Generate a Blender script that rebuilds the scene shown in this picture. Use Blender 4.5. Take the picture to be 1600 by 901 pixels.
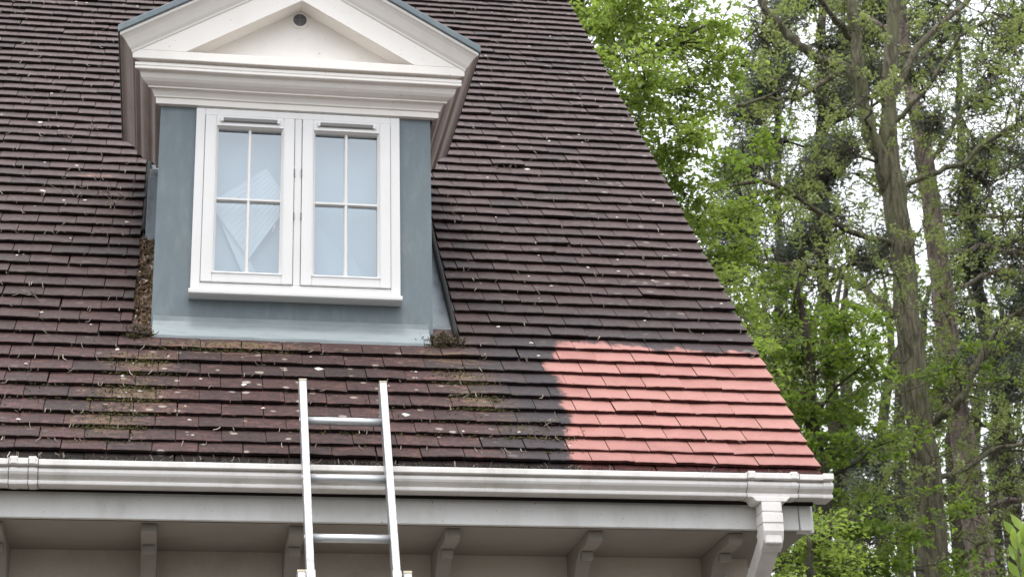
import bpy, math, random
import numpy as np
from mathutils import Vector, Matrix, noise
random.seed(7); rng = np.random.default_rng(7)
R = math.radians
for o in list(bpy.data.objects): bpy.data.objects.remove(o)
S = bpy.context.scene
COL = S.collection

# ------------------------------------------------------------------ camera
CAM = np.array([-2.45978, -6.74775, -2.00035])
YAW, PITCH, ROLL, FPX = 0.18407217, 0.37848467, -0.03025170, 2949.4796
TH = 0.8319868                      # main roof pitch (47.7 degrees)
G = 0.1075197                       # tile gauge
TT, CT, ST = math.tan(TH), math.cos(TH), math.sin(TH)
def cam_axes():
    cy, sy = math.cos(YAW), math.sin(YAW); cp, sp = math.cos(PITCH), math.sin(PITCH)
    f = np.array([sy*cp, cy*cp, sp]); r = np.array([cy, -sy, 0]); u = np.cross(r, f)
    c, s = math.cos(ROLL), math.sin(ROLL)
    return r*c+u*s, u*c-r*s, f
cr, cu, cf = cam_axes()
cam_d = bpy.data.cameras.new('camera'); cam = bpy.data.objects.new('camera', cam_d); COL.objects.link(cam)
cam.matrix_world = Matrix(((cr[0], cu[0], -cf[0], CAM[0]), (cr[1], cu[1], -cf[1], CAM[1]), (cr[2], cu[2], -cf[2], CAM[2]), (0, 0, 0, 1)))
cam_d.sensor_width = 36; cam_d.sensor_fit = 'HORIZONTAL'; cam_d.lens = 36*FPX/1600; cam_d.clip_start = .1; cam_d.clip_end = 2000
cam_d.dof.use_dof = True; cam_d.dof.focus_distance = 7.8; cam_d.dof.aperture_fstop = 9.5
S.camera = cam
S.render.resolution_x = 1024; S.render.resolution_y = 576

# ------------------------------------------------------------------ world and sun
SUN_EL, SUN_AZ = R(74), R(205)      # azimuth clockwise from +y: sun in front of the house, a little to its left
w = bpy.data.worlds.new('World'); S.world = w; w.use_nodes = True
nt = w.node_tree; nt.nodes.clear()
out = nt.nodes.new('ShaderNodeOutputWorld'); bg = nt.nodes.new('ShaderNodeBackground')
sky = nt.nodes.new('ShaderNodeTexSky'); sky.sky_type = 'NISHITA'; sky.sun_disc = False
sky.sun_elevation = SUN_EL; sky.sun_rotation = SUN_AZ; sky.air_density = 1.0; sky.dust_density = 3.0
tc = nt.nodes.new('ShaderNodeTexCoord'); nz = nt.nodes.new('ShaderNodeTexNoise'); nz.inputs['Scale'].default_value = 2.2; nz.inputs['Detail'].default_value = 5
cm = nt.nodes.new('ShaderNodeValToRGB'); cm.color_ramp.elements[0].position = .3; cm.color_ramp.elements[0].color = (.66, .66, .66, 1); cm.color_ramp.elements[1].position = .62; cm.color_ramp.elements[1].color = (.95, .95, .95, 1)
mx = nt.nodes.new('ShaderNodeMix'); mx.data_type = 'RGBA'
mx.inputs[7].default_value = (12.5, 12.9, 13.4, 1)      # overcast cloud
nt.links.new(tc.outputs['Generated'], nz.inputs['Vector']); nt.links.new(nz.outputs['Fac'], cm.inputs['Fac'])
nt.links.new(cm.outputs['Color'], mx.inputs[0]); nt.links.new(sky.outputs['Color'], mx.inputs[6]); 
sz = nt.nodes.new('ShaderNodeSeparateXYZ'); nt.links.new(tc.outputs['Generated'], sz.inputs[0])
gr = nt.nodes.new('ShaderNodeMapRange'); gr.inputs[1].default_value = 0; gr.inputs[2].default_value = 1; gr.inputs[3].default_value = .42; gr.inputs[4].default_value = 2.1; nt.links.new(sz.outputs[2], gr.inputs[0])
vm = nt.nodes.new('ShaderNodeVectorMath'); vm.operation = 'SCALE'; nt.links.new(mx.outputs[2], vm.inputs[0]); nt.links.new(gr.outputs[0], vm.inputs['Scale']); nt.links.new(vm.outputs[0], bg.inputs['Color'])
bg.inputs['Strength'].default_value = .10
nt.links.new(bg.outputs[0], out.inputs['Surface'])
sl = bpy.data.lights.new('sun', 'SUN'); sl.energy = 1.1; sl.angle = R(14); sl.color = (1, .965, .91)
so = bpy.data.objects.new('sun', sl); COL.objects.link(so)
sd = Vector((math.sin(SUN_AZ)*math.cos(SUN_EL), math.cos(SUN_AZ)*math.cos(SUN_EL), math.sin(SUN_EL)))
so.rotation_euler = sd.to_track_quat('Z', 'Y').to_euler(); so.location = (0, -10, 30)
S.view_settings.view_transform = 'Standard'; S.view_settings.look = 'None'; S.view_settings.exposure = 0.56; S.view_settings.gamma = 1
S.view_settings.use_curve_mapping = False
S.render.engine = 'CYCLES'

# ------------------------------------------------------------------ helpers
def at(px, py, Y):
    """point of the plane y = Y that lies on the sight line through pixel px, py (1600 x 901)"""
    d = cf+cr*(px-800)/FPX-cu*(py-450.5)/FPX
    return CAM+d*((Y-CAM[1])/d[1])
def pxm(Y): return (Y-CAM[1])/.9135/FPX     # metres per pixel near depth Y
def slope_pt(x, s, n=0.):                   # roof coordinates -> world
    return (x, s*CT-n*ST, s*ST+n*CT)
class MB:
    def __init__(self): self.v = []; self.f = []; self.m = []; self.t = []; self.tint = .5
    def face(self, idx, m=0): self.f.append(tuple(idx)); self.m.append(m); self.t.append(self.tint)
    def box(self, x0, x1, y0, y1, z0, z1, m=0):
        b = len(self.v); self.v += [(x, y, z) for z in (z0, z1) for y in (y0, y1) for x in (x0, x1)]
        for q in ((0, 2, 3, 1), (4, 5, 7, 6), (0, 1, 5, 4), (2, 6, 7, 3), (0, 4, 6, 2), (1, 3, 7, 5)): self.face([b+i for i in q], m)
        return self
    def prism(self, pts, axis, a, c, m=0):
        """polygon pts extruded along axis from a to c"""
        b = len(self.v); n = len(pts)
        for d in (a, c):
            for p in pts:
                q = list(p); q.insert(axis, d); self.v.append(tuple(q))
        self.face(range(b, b+n), m); self.face(range(b+2*n-1, b+n-1, -1), m)
        for i in range(n): self.face((b+i, b+(i+1) % n, b+n+(i+1) % n, b+n+i), m)
        return self
    def sheet(self, rows, m=0, closed=False):
        """grid of points: rows of equal length, joined"""
        b = len(self.v); n = len(rows[0])
        for r in rows: self.v += [tuple(p) for p in r]
        for i in range(len(rows)-1):
            for j in range(n-1 if not closed else n):
                k = (j+1) % n
                self.face((b+i*n+j, b+i*n+k, b+(i+1)*n+k, b+(i+1)*n+j), m)
        return self
    def tube(self, pts, rad, k=6, m=0, cap=True):
        pts = [Vector(p) for p in pts]; n = len(pts)
        if not hasattr(rad, '__len__'): rad = [rad]*n
        t0 = (pts[1]-pts[0]).normalized(); a = t0.orthogonal().normalized(); b0 = len(self.v)
        for i, p in enumerate(pts):
            t = (pts[min(i+1, n-1)]-pts[max(i-1, 0)])
            t = t.normalized() if t.length > 1e-9 else t0
            a = (a-t*a.dot(t)); a = a.normalized() if a.length > 1e-6 else t.orthogonal().normalized()
            c = t.cross(a)
            for j in range(k):
                an = 2*math.pi*j/k; q = p+(a*math.cos(an)+c*math.sin(an))*rad[i]; self.v.append(tuple(q))
        for i in range(n-1):
            for j in range(k):
                l = (j+1) % k; self.face((b0+i*k+j, b0+i*k+l, b0+(i+1)*k+l, b0+(i+1)*k+j), m)
        if cap and k > 3: self.face([b0+j for j in range(k-1, -1, -1)], m); self.face([b0+(n-1)*k+j for j in range(k)], m)
        return self
    def build(self, name, mats, parent=None, smooth=False, bevel=0, recalc=True):
        me = bpy.data.meshes.new(name); me.from_pydata(self.v, [], self.f)
        if not isinstance(mats, (list, tuple)): mats = [mats]
        for x in mats: me.materials.append(x)
        me.polygons.foreach_set('material_index', self.m)
        at_ = me.attributes.new('tint', 'FLOAT', 'FACE'); at_.data.foreach_set('value', self.t)
        if recalc:
            import bmesh
            bm = bmesh.new(); bm.from_mesh(me); bmesh.ops.recalc_face_normals(bm, faces=bm.faces); bm.to_mesh(me); bm.free()
        if smooth: me.polygons.foreach_set('use_smooth', [True]*len(me.polygons))
        me.update()
        o = bpy.data.objects.new(name, me); COL.objects.link(o)
        if bevel:
            bv = o.modifiers.new('bevel', 'BEVEL'); bv.width = bevel; bv.segments = 2; bv.limit_method = 'ANGLE'; bv.angle_limit = R(40)
        if parent: o.parent = parent
        return o
def empty(name, loc=(0, 0, 0)):
    o = bpy.data.objects.new(name, None); COL.objects.link(o); o.location = loc; return o
def tag(o, label=None, cat=None, group=None, kind=None):
    if label: o['label'] = label
    if cat: o['category'] = cat
    if group: o['group'] = group
    if kind: o['kind'] = kind
    return o
def thing(name, label, cat, loc=(0, 0, 0), group=None):
    o = empty(name, loc); bpy.context.view_layer.update(); return tag(o, label, cat, group)
def put(o, parent):                       # parent a world-space mesh to an Empty that is off the origin
    o.parent = parent; o.matrix_parent_inverse = Matrix.Translation(parent.location).inverted(); return o

# ------------------------------------------------------------------ materials
def mat(name, col, rough=.6, spec=.5, metal=0):
    m = bpy.data.materials.new(name); m.use_nodes = True; b = m.node_tree.nodes['Principled BSDF']
    b.inputs['Base Color'].default_value = (*col, 1); b.inputs['Roughness'].default_value = rough
    b.inputs['Specular IOR Level'].default_value = spec; b.inputs['Metallic'].default_value = metal
    return m
class NT:
    def __init__(self, m): self.m = m; self.t = m.node_tree; self.b = self.t.nodes['Principled BSDF']
    def n(self, typ, **kw):
        x = self.t.nodes.new(typ)
        for k, v in kw.items(): setattr(x, k, v)
        return x
    def l(self, a, b): self.t.links.new(a, b)
    def vec(self, kind='Object'): return self.n('ShaderNodeTexCoord').outputs[kind]
    def mapv(self, v, scale): 
        x = self.n('ShaderNodeMapping'); x.inputs['Scale'].default_value = scale; self.l(v, x.inputs['Vector']); return x.outputs[0]
    def noise(self, v, scale, detail=4, rough=.6, dist=0):
        x = self.n('ShaderNodeTexNoise'); x.inputs['Scale'].default_value = scale; x.inputs['Detail'].default_value = detail
        x.inputs['Roughness'].default_value = rough; x.inputs['Distortion'].default_value = dist; self.l(v, x.inputs['Vector']); return x.outputs['Fac']
    def val(self, v, sock):
        if isinstance(v, (int, float)): sock.default_value = v
        else: self.l(v, sock)
    def math(self, op, a, b=0, clamp=False):
        x = self.n('ShaderNodeMath', operation=op, use_clamp=clamp); self.val(a, x.inputs[0]); self.val(b, x.inputs[1]); return x.outputs[0]
    def step(self, v, a, b):      # smooth 0..1 from a to b
        x = self.n('ShaderNodeMapRange', interpolation_type='SMOOTHSTEP'); self.val(v, x.inputs[0]); self.val(a, x.inputs[1]); self.val(b, x.inputs[2]); return x.outputs[0]
    def mix(self, f, a, b, blend='MIX'):
        x = self.n('ShaderNodeMix', data_type='RGBA', blend_type=blend); self.val(f, x.inputs[0])
        for v, s in ((a, x.inputs[6]), (b, x.inputs[7])):
            if isinstance(v, tuple): s.default_value = (*v, 1)
            else: self.l(v, s)
        return x.outputs[2]
    def attr(self, name): 
        x = self.n('ShaderNodeAttribute'); x.attribute_name = name; return x.outputs['Fac']
    def bump(self, h, strength=.3, dist=.004):
        x = self.n('ShaderNodeBump'); x.inputs['Strength'].default_value = strength; x.inputs['Distance'].default_value = dist
        self.l(h, x.inputs['Height']); self.l(x.outputs[0], self.b.inputs['Normal'])
def painted(name, col, dirt, amount=.5, rough=.45, streak=(6, 6, 1.5), scale=3, fine=40, bump=.15, spec=.4, spots=0):
    m = mat(name, col, rough, spec); k = NT(m); v = k.vec()
    a = k.noise(k.mapv(v, streak), scale, 6, .65); b = k.noise(v, fine, 3)
    f = k.math('MULTIPLY', k.step(a, .42, .78), amount)
    c = k.mix(f, tuple(col), tuple(dirt))
    c = k.mix(k.math('MULTIPLY', k.step(b, .5, .9), amount*.35), c, tuple(dirt))
    if spots:
        s = k.noise(v, 95, 1); c = k.mix(k.math('MULTIPLY', k.step(s, .76, .8), spots), c, (.06, .05, .04))
    k.l(c, k.b.inputs['Base Color']); k.bump(b, bump, .002); return m
M = {}
M['white'] = painted('white_plastic', (.84, .80, .765), (.40, .36, .29), .42, .28, (3, 3, 1), 3, 60, .06, spots=.45)
M['cream'] = painted('cream_paint', (.88, .835, .785), (.70, .62, .53), .18, .5, (3, 3, 1.2), 4, 50, .08, spots=.6)
M['window'] = painted('window_white', (.76, .745, .735), (.66, .62, .55), .3, .3, (4, 4, 1), 4, 60, .04)
M['shadedeaves'] = painted('shaded_eaves_paint', (.34, .31, .275), (.27, .235, .20), .5, .6, (1, 1, 1), 4, 50, .1, spots=.5)  # cream paint darkened: the shade under the eaves is put into the colour
M['returnpaint'] = painted('browner_return_paint', (.56, .50, .46), (.36, .30, .26), .55, .5, (5, 1, 5), 4, 60, .08)  # browner and darker than the cornice front
M['fascia'] = painted('fascia_paint', (.80, .79, .77), (.52, .50, .46), .5, .5, (2.2, 1, .8), 3.5, 60, .08, spots=.7)
M['lead'] = painted('blue_grey_cladding', (.150, .186, .204), (.215, .25, .262), .8, .6, (6, 6, 1.8), 3, 60, .2)
M['apron'] = painted('apron_lead', (.23, .262, .27), (.17, .20, .21), .7, .55, (2, 6, 6), 5, 60, .2)
M['gutlead'] = painted('valley_lead', (.19, .215, .235), (.075, .078, .08), .8, .5, (4, 2, 2), 6, 60, .3)
M['render'] = painted('wall_render', (.70, .62, .54), (.34, .29, .24), .5, .9, (1, 1, 1), 3, 90, .5)
M['vent'] = painted('trickle_vent', (.19, .185, .175), (.13, .13, .12), .4, .4, (2, 2, 2), 5, 80, .1)
M['dark'] = mat('dark_gap', (.02, .019, .018), .8, .2)
M['ventdark'] = mat('dark_vent_mesh', (.12, .12, .13), .5, .4)
M['deck'] = mat('roof_underlay', (.018, .014, .013), .9, .1)
M['cap'] = painted('yellow_cap', (.56, .49, .36), (.36, .31, .22), .5, .6)
m = mat('brushed_aluminium', (.80, .80, .81), .45, .5, .6); k = NT(m); v = k.vec()
a = k.noise(k.mapv(v, (60, 60, 3)), 3, 4); k.l(k.mix(k.step(a, .3, .8), (.56, .55, .545), (.30, .30, .30)), k.b.inputs['Base Color'])
k.l(k.math('ADD', k.math('MULTIPLY', a, .3), .28), k.b.inputs['Roughness']); M['alu'] = m
m = mat('rung_aluminium', (.66, .67, .68), .45, .5, .8); M['rung'] = m
# window glass: clear with a coating that mirrors the sky
m = bpy.data.materials.new('window_glass'); m.use_nodes = True; t = m.node_tree; t.nodes.clear()
o_ = t.nodes.new('ShaderNodeOutputMaterial'); g_ = t.nodes.new('ShaderNodeBsdfGlossy'); g_.inputs['Roughness'].default_value = .02; g_.inputs['Color'].default_value = (.72, .78, .83, 1)
tr = t.nodes.new('ShaderNodeBsdfTransparent'); tr.inputs['Color'].default_value = (.85, .9, .92, 1); ms = t.nodes.new('ShaderNodeMixShader'); ms.inputs[0].default_value = .32
t.links.new(tr.outputs[0], ms.inputs[1]); t.links.new(g_.outputs[0], ms.inputs[2]); t.links.new(ms.outputs[0], o_.inputs['Surface']); M['glass'] = m
M['reflection_backing'] = painted('reflection_blue', (.46, .53, .57), (.53, .59, .62), .4, .8, (.3, 1, .3), 2, 10, 0)  # pale blue that brightens the panes from behind, like mirrored sky
m = mat('reflection_pale', (.60, .64, .66), .7); k = NT(m); v = k.vec('UV')  # pale tone for the imitated reflections in the left casement
M['reflection_shape'] = m
# roof tiles
def tile_material(edge=False):
    m = mat('roof_tile_edge' if edge else 'roof_tile_top', (.05, .035, .033), .66, .16); k = NT(m); uv = k.vec('UV')
    sx = k.n('ShaderNodeSeparateXYZ'); k.l(uv, sx.inputs[0]); X, Sx = sx.outputs[0], sx.outputs[1]
    rnd = k.attr('tint')
    n1 = k.noise(uv, 7, 6, .7); n2 = k.noise(uv, 34, 5, .7); n3 = k.noise(k.mapv(uv, (1, 2.2, 1)), 16, 5, .75); n4 = k.noise(uv, 130, 3, .6)
    up = k.step(Sx, .8, 4.2)
    base = k.mix(up, (.054, .031, .028), (.090, .060, .057))  # greyer and paler up the slope: grazing sky sheen put into the colour
    base = k.mix(k.math('MULTIPLY', k.step(n2, .42, .68), .75), base, (.028, .021, .021))
    base = k.mix(k.math('MULTIPLY', k.step(k.math('ADD', rnd, k.math('MULTIPLY', n1, .5)), .55, .25), .65), base, (.030, .024, .024))
    # brick red showing through where the dark crust has worn away
    lowz = k.step(Sx, 1.9, .3)
    red = k.math('MULTIPLY', k.step(n3, k.math('SUBTRACT', .60, k.math('MULTIPLY', lowz, .13)), k.math('SUBTRACT', .74, k.math('MULTIPLY', lowz, .10))), k.math('ADD', .18, k.math('MULTIPLY', rnd, .75)))
    base = k.mix(k.math('MULTIPLY', red, .95), base, (.165, .072, .062))
    base = k.mix(k.math('MULTIPLY', k.step(n4, .55, .75), .3), base, (.13, .10, .09))
    base = k.mix(k.math('MULTIPLY', k.step(rnd, .2, 1.), .35), base, k.mix(up, (.080, .040, .037), (.125, .084, .080)))
    # one rubbed orange patch beside the dormer, pinkish scuffs
    def spot(cx, cs, rx, rs, amt, col, base, nz=n3, cut=.25):
        d = k.n('ShaderNodeVectorMath', operation='SUBTRACT'); k.l(uv, d.inputs[0]); d.inputs[1].default_value = (cx, cs, 0)
        d2 = k.mapv(d.outputs[0], (1/rx, 1/rs, 0)); ln = k.n('ShaderNodeVectorMath', operation='LENGTH'); k.l(d2, ln.inputs[0])
        fo = k.math('SUBTRACT', 1.0, ln.outputs['Value'], True)
        f = k.math('MULTIPLY', k.math('MULTIPLY', k.step(k.math('ADD', nz, k.math('MULTIPLY', fo, .24)), .64, .72), k.step(fo, 0, .15)), amt)
        return k.mix(f, base, col)
    base = spot(-2.93, 2.62, .17, .06, .8, (.30, .145, .10), base)
    # moss and yellow lichen below the dormer's corners
    for cx, cs, rx, rs, a_ in ((-2.62, .74, .26, .16, .5), (-2.64, .47, .28, .22, .45), (-2.74, .25, .24, .18, .4), (-2.25, .90, .5, .08, .8), (-1.33, .68, .2, .14, .5), (-1.28, .50, .22, .14, .6), (-1.36, .86, .26, .09, .5), (-1.15, .3, .2, .15, .4)):
        base = spot(cx, cs, rx, rs, a_, (.15, .125, .055), base, n2, .35)
        base = spot(cx+.03, cs-.02, rx*1.5, rs*1.2, a_*.6, (.24, .13, .095), base, n3, .35)
    base = k.mix(k.math('MULTIPLY', k.step(k.noise(uv, 75, 4, .8), .47, .60), .6), base, (.024, .014, .014))
    base = k.mix(k.math('MULTIPLY', k.step(k.noise(k.mapv(uv, (1, 1.6, 1)), 48, 5, .8), .53, .66), .6), base, k.mix(up, (.105, .068, .060), (.135, .103, .098)))
    # lichen discs
    vo = k.n('ShaderNodeTexVoronoi'); vo.inputs['Scale'].default_value = 19; k.l(k.mapv(uv, (1, 1.3, 1)), vo.inputs['Vector'])
    vc = k.n('ShaderNodeSeparateXYZ'); k.l(vo.outputs['Color'], vc.inputs[0])
    rad = k.math('MULTIPLY', k.math('SUBTRACT', vc.outputs[0], .62), 1.15)
    lich = k.step(k.math('ADD', vo.outputs['Distance'], k.math('MULTIPLY', k.math('SUBTRACT', n2, .5), .35)), k.math('MAXIMUM', rad, 0.0001), k.math('MULTIPLY', rad, .7))
    mid = k.math('MULTIPLY', k.step(k.math('ABSOLUTE', k.math('ADD', X, 2.0)), 1.0, .5), k.step(Sx, 1.0, .75))
    rightband = k.step(X, -.75, -.3)
    where = k.math('MAXIMUM', k.math('MAXIMUM', mid, k.math('MULTIPLY', rightband, .55)), .16)
    base = k.mix(k.math('MULTIPLY', k.math('MULTIPLY', lich, where), .6), base, k.mix(vc.outputs[1], (.34, .27, .22), (.45, .42, .37)))
    # soaked, blackened tiles left of and above the cleaned patch
    soak = k.math('MULTIPLY', k.step(k.math('ADD', X, k.math('MULTIPLY', n1, .3)), -1.25, -.9), k.step(k.math('ADD', Sx, k.math('MULTIPLY', n3, .3)), 1.75, 1.35))
    soak = k.math('MULTIPLY', soak, k.math('SUBTRACT', 1.0, k.math('MULTIPLY', k.step(Sx, .5, 1.3), .55)))
    base = k.mix(k.math('MULTIPLY', soak, .72), base, k.mix(n4, (.022, .021, .024), (.034, .032, .035)))
    # cleaned patch of salmon red tiles
    ramp = k.n('ShaderNodeFloatCurve'); cv = ramp.mapping.curves[0]
    pts = [(0, .985), (.042, .985), (.147, .985), (.285, .962), (.413, .952), (.56, .95), (.728, .962), (.897, .955), (.97, .925), (1, .92)]
    # curve value = -boundary x
    cv.points[0].location = pts[0]; cv.points[1].location = pts[-1]
    for p in pts[1:-1]: cv.points.new(*p)
    ramp.mapping.update(); k.l(Sx, ramp.inputs['Value'])
    nb = k.noise(uv, 26, 6, .7); nb2 = k.noise(k.mapv(uv, (1, .7, 1)), 12, 5, .7)
    fx = k.step(k.math('ADD', k.math('ADD', X, ramp.outputs[0]), k.math('ADD', k.math('MULTIPLY', k.math('SUBTRACT', nb, .5), .12), k.math('MULTIPLY', k.math('SUBTRACT', rnd, .5), .045))), -.010, .020)
    lim = k.math('ADD', 1.035, k.math('MULTIPLY', k.step(X, -.75, -.3), -.06))
    fs = k.step(k.math('ADD', k.math('SUBTRACT', lim, Sx), k.math('MULTIPLY', k.math('SUBTRACT', nb2, .5), .26)), -.03, .03)
    clean = k.math('MULTIPLY', fx, fs)
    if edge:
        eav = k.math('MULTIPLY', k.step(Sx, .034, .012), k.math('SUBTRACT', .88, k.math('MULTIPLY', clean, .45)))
        col = k.mix(clean, k.mix(.7, base, (.014, .010, .010)), k.mix(k.step(n2, .35, .65), (.11, .035, .03), (.045, .02, .019)))  # dark edges hold both dirt and painted shade under each course
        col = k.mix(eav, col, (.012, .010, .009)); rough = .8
    else:
        cc = k.mix(k.step(n1, .3, .75), (.345, .160, .137), (.265, .115, .098))
        cc = k.mix(k.math('MULTIPLY', k.step(rnd, 0, 1.), .45), cc, (.39, .195, .165))
        cc = k.mix(k.math('MULTIPLY', k.step(n4, .58, .85), .45), cc, (.46, .27, .23))
        cc = k.mix(k.math('MULTIPLY', k.step(n3, .54, .72), .35), cc, (.30, .13, .11))
        cc = k.mix(k.math('MULTIPLY', k.step(k.noise(uv, 70, 4, .8), .52, .66), .25), cc, (.22, .085, .07))
        cc = k.mix(k.math('MULTIPLY', k.step(k.math('ADD', Sx, k.math('MULTIPLY', nb, .3)), .42, .12), .35), cc, (.19, .075, .066))
        col = k.mix(clean, base, cc)
        rough = None
    k.l(col, k.b.inputs['Base Color'])
    if rough: k.b.inputs['Roughness'].default_value = rough
    else: k.l(k.math('ADD', .50, k.math('MULTIPLY', n2, .3)), k.b.inputs['Roughness'])
    k.bump(k.math('ADD', n4, n2), .45, .003)
    return m
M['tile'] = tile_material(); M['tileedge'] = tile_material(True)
# vegetation
def leafmat(name, c1, c2, c3, trans=.45, rough=.5):
    m = mat(name, c1, rough, .35); k = NT(m); t_ = k.attr('tint')
    col = k.mix(k.step(t_, 0, .55), c1, c2); col = k.mix(k.step(t_, .6, 1.), col, c3)
    k.l(col, k.b.inputs['Base Color'])
    tr = k.n('ShaderNodeBsdfTranslucent'); k.l(k.mix(.5, col, (c3[0]*1.3, c3[1]*1.35, c3[2]*.6)), tr.inputs['Color'])
    ms = k.n('ShaderNodeMixShader'); ms.inputs[0].default_value = trans
    k.l(k.b.outputs[0], ms.inputs[1]); k.l(tr.outputs[0], ms.inputs[2]); k.l(ms.outputs[0], k.t.nodes['Material Output'].inputs['Surface']); return m
M['beech'] = leafmat('bright_leaf', (.080, .135, .030), (.155, .225, .048), (.27, .35, .10), .55)
M['maple'] = leafmat('mid_leaf', (.055, .10, .022), (.11, .18, .035), (.22, .30, .065), .5)
M['oakleaf'] = leafmat('young_oak_leaf', (.11, .14, .050), (.19, .235, .085), (.31, .355, .15), .45)
M['needle'] = leafmat('pine_needle', (.065, .080, .070), (.10, .12, .095), (.16, .18, .12), .25)
M['shrubleaf'] = leafmat('shrub_leaf', (.13, .21, .04), (.20, .30, .06), (.30, .40, .10), .45)
def bark(name, c1, c2, c3, sc=(14, 14, 2.2), plates=False):
    m = mat(name, c1, .9, .2); k = NT(m); v = k.vec()
    a = k.noise(k.mapv(v, sc), 1.6, 7, .7, .6); b = k.noise(v, 1.4, 4, .6); c = k.noise(v, 30, 4, .7)
    col = k.mix(k.step(a, .38, .62), c1, c2); col = k.mix(k.math('MULTIPLY', k.step(b, .42, .72), .75), col, c3)
    k.l(col, k.b.inputs['Base Color']); k.bump(k.math('ADD', a, k.math('MULTIPLY', c, .4)), .9, .05); return m
M['oakbark'] = bark('oak_bark', (.07, .062, .042), (.20, .18, .125), (.15, .155, .08))
M['pinebark'] = bark('pine_bark', (.10, .075, .065), (.30, .235, .205), (.17, .155, .11), (9, 9, 3.5))
M['darkbark'] = bark('dark_bark', (.030, .025, .020), (.085, .070, .055), (.06, .062, .032))
M['twig'] = bark('twig_bark', (.06, .052, .036), (.13, .115, .08), (.10, .11, .05))
M['litter'] = leafmat('dead_leaf', (.05, .030, .024), (.19, .12, .09), (.55, .42, .34), .15, .8)
M['straw'] = leafmat('dry_straw', (.13, .10, .075), (.26, .21, .165), (.46, .40, .33), .1, .8)
M['moss'] = leafmat('moss_strand', (.028, .024, .012), (.075, .065, .028), (.17, .13, .08), .2, .9)
m = mat('grass_ground', (.06, .09, .03), .95, .1); k = NT(m); v = k.vec()
k.l(k.mix(k.noise(v, .8, 8, .7), (.040, .037, .032), (.080, .074, .064)), k.b.inputs['Base Color']); M['ground'] = m

# ------------------------------------------------------------------ setting
GZ = -3.75
g = MB(); g.v = [(-300, -300, GZ), (300, -300, GZ), (300, 300, GZ), (-300, 300, GZ)]; g.face((0, 1, 2, 3))
tag(g.build('ground', M['ground'], recalc=False), kind='structure')

# ------------------------------------------------------------------ house
HX0, HX1 = -6.5, 0.0
RIDGE_S = 7.3; RY, RZ = RIDGE_S*CT, RIDGE_S*ST
house = thing('house', 'white trimmed house with steep dark tiled roof, one corner cleaned salmon red, and a dormer', 'house')
W = .722; XL, XR, XC = -2.597, -1.405, -2.0
def rz(y): return y*TT
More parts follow.
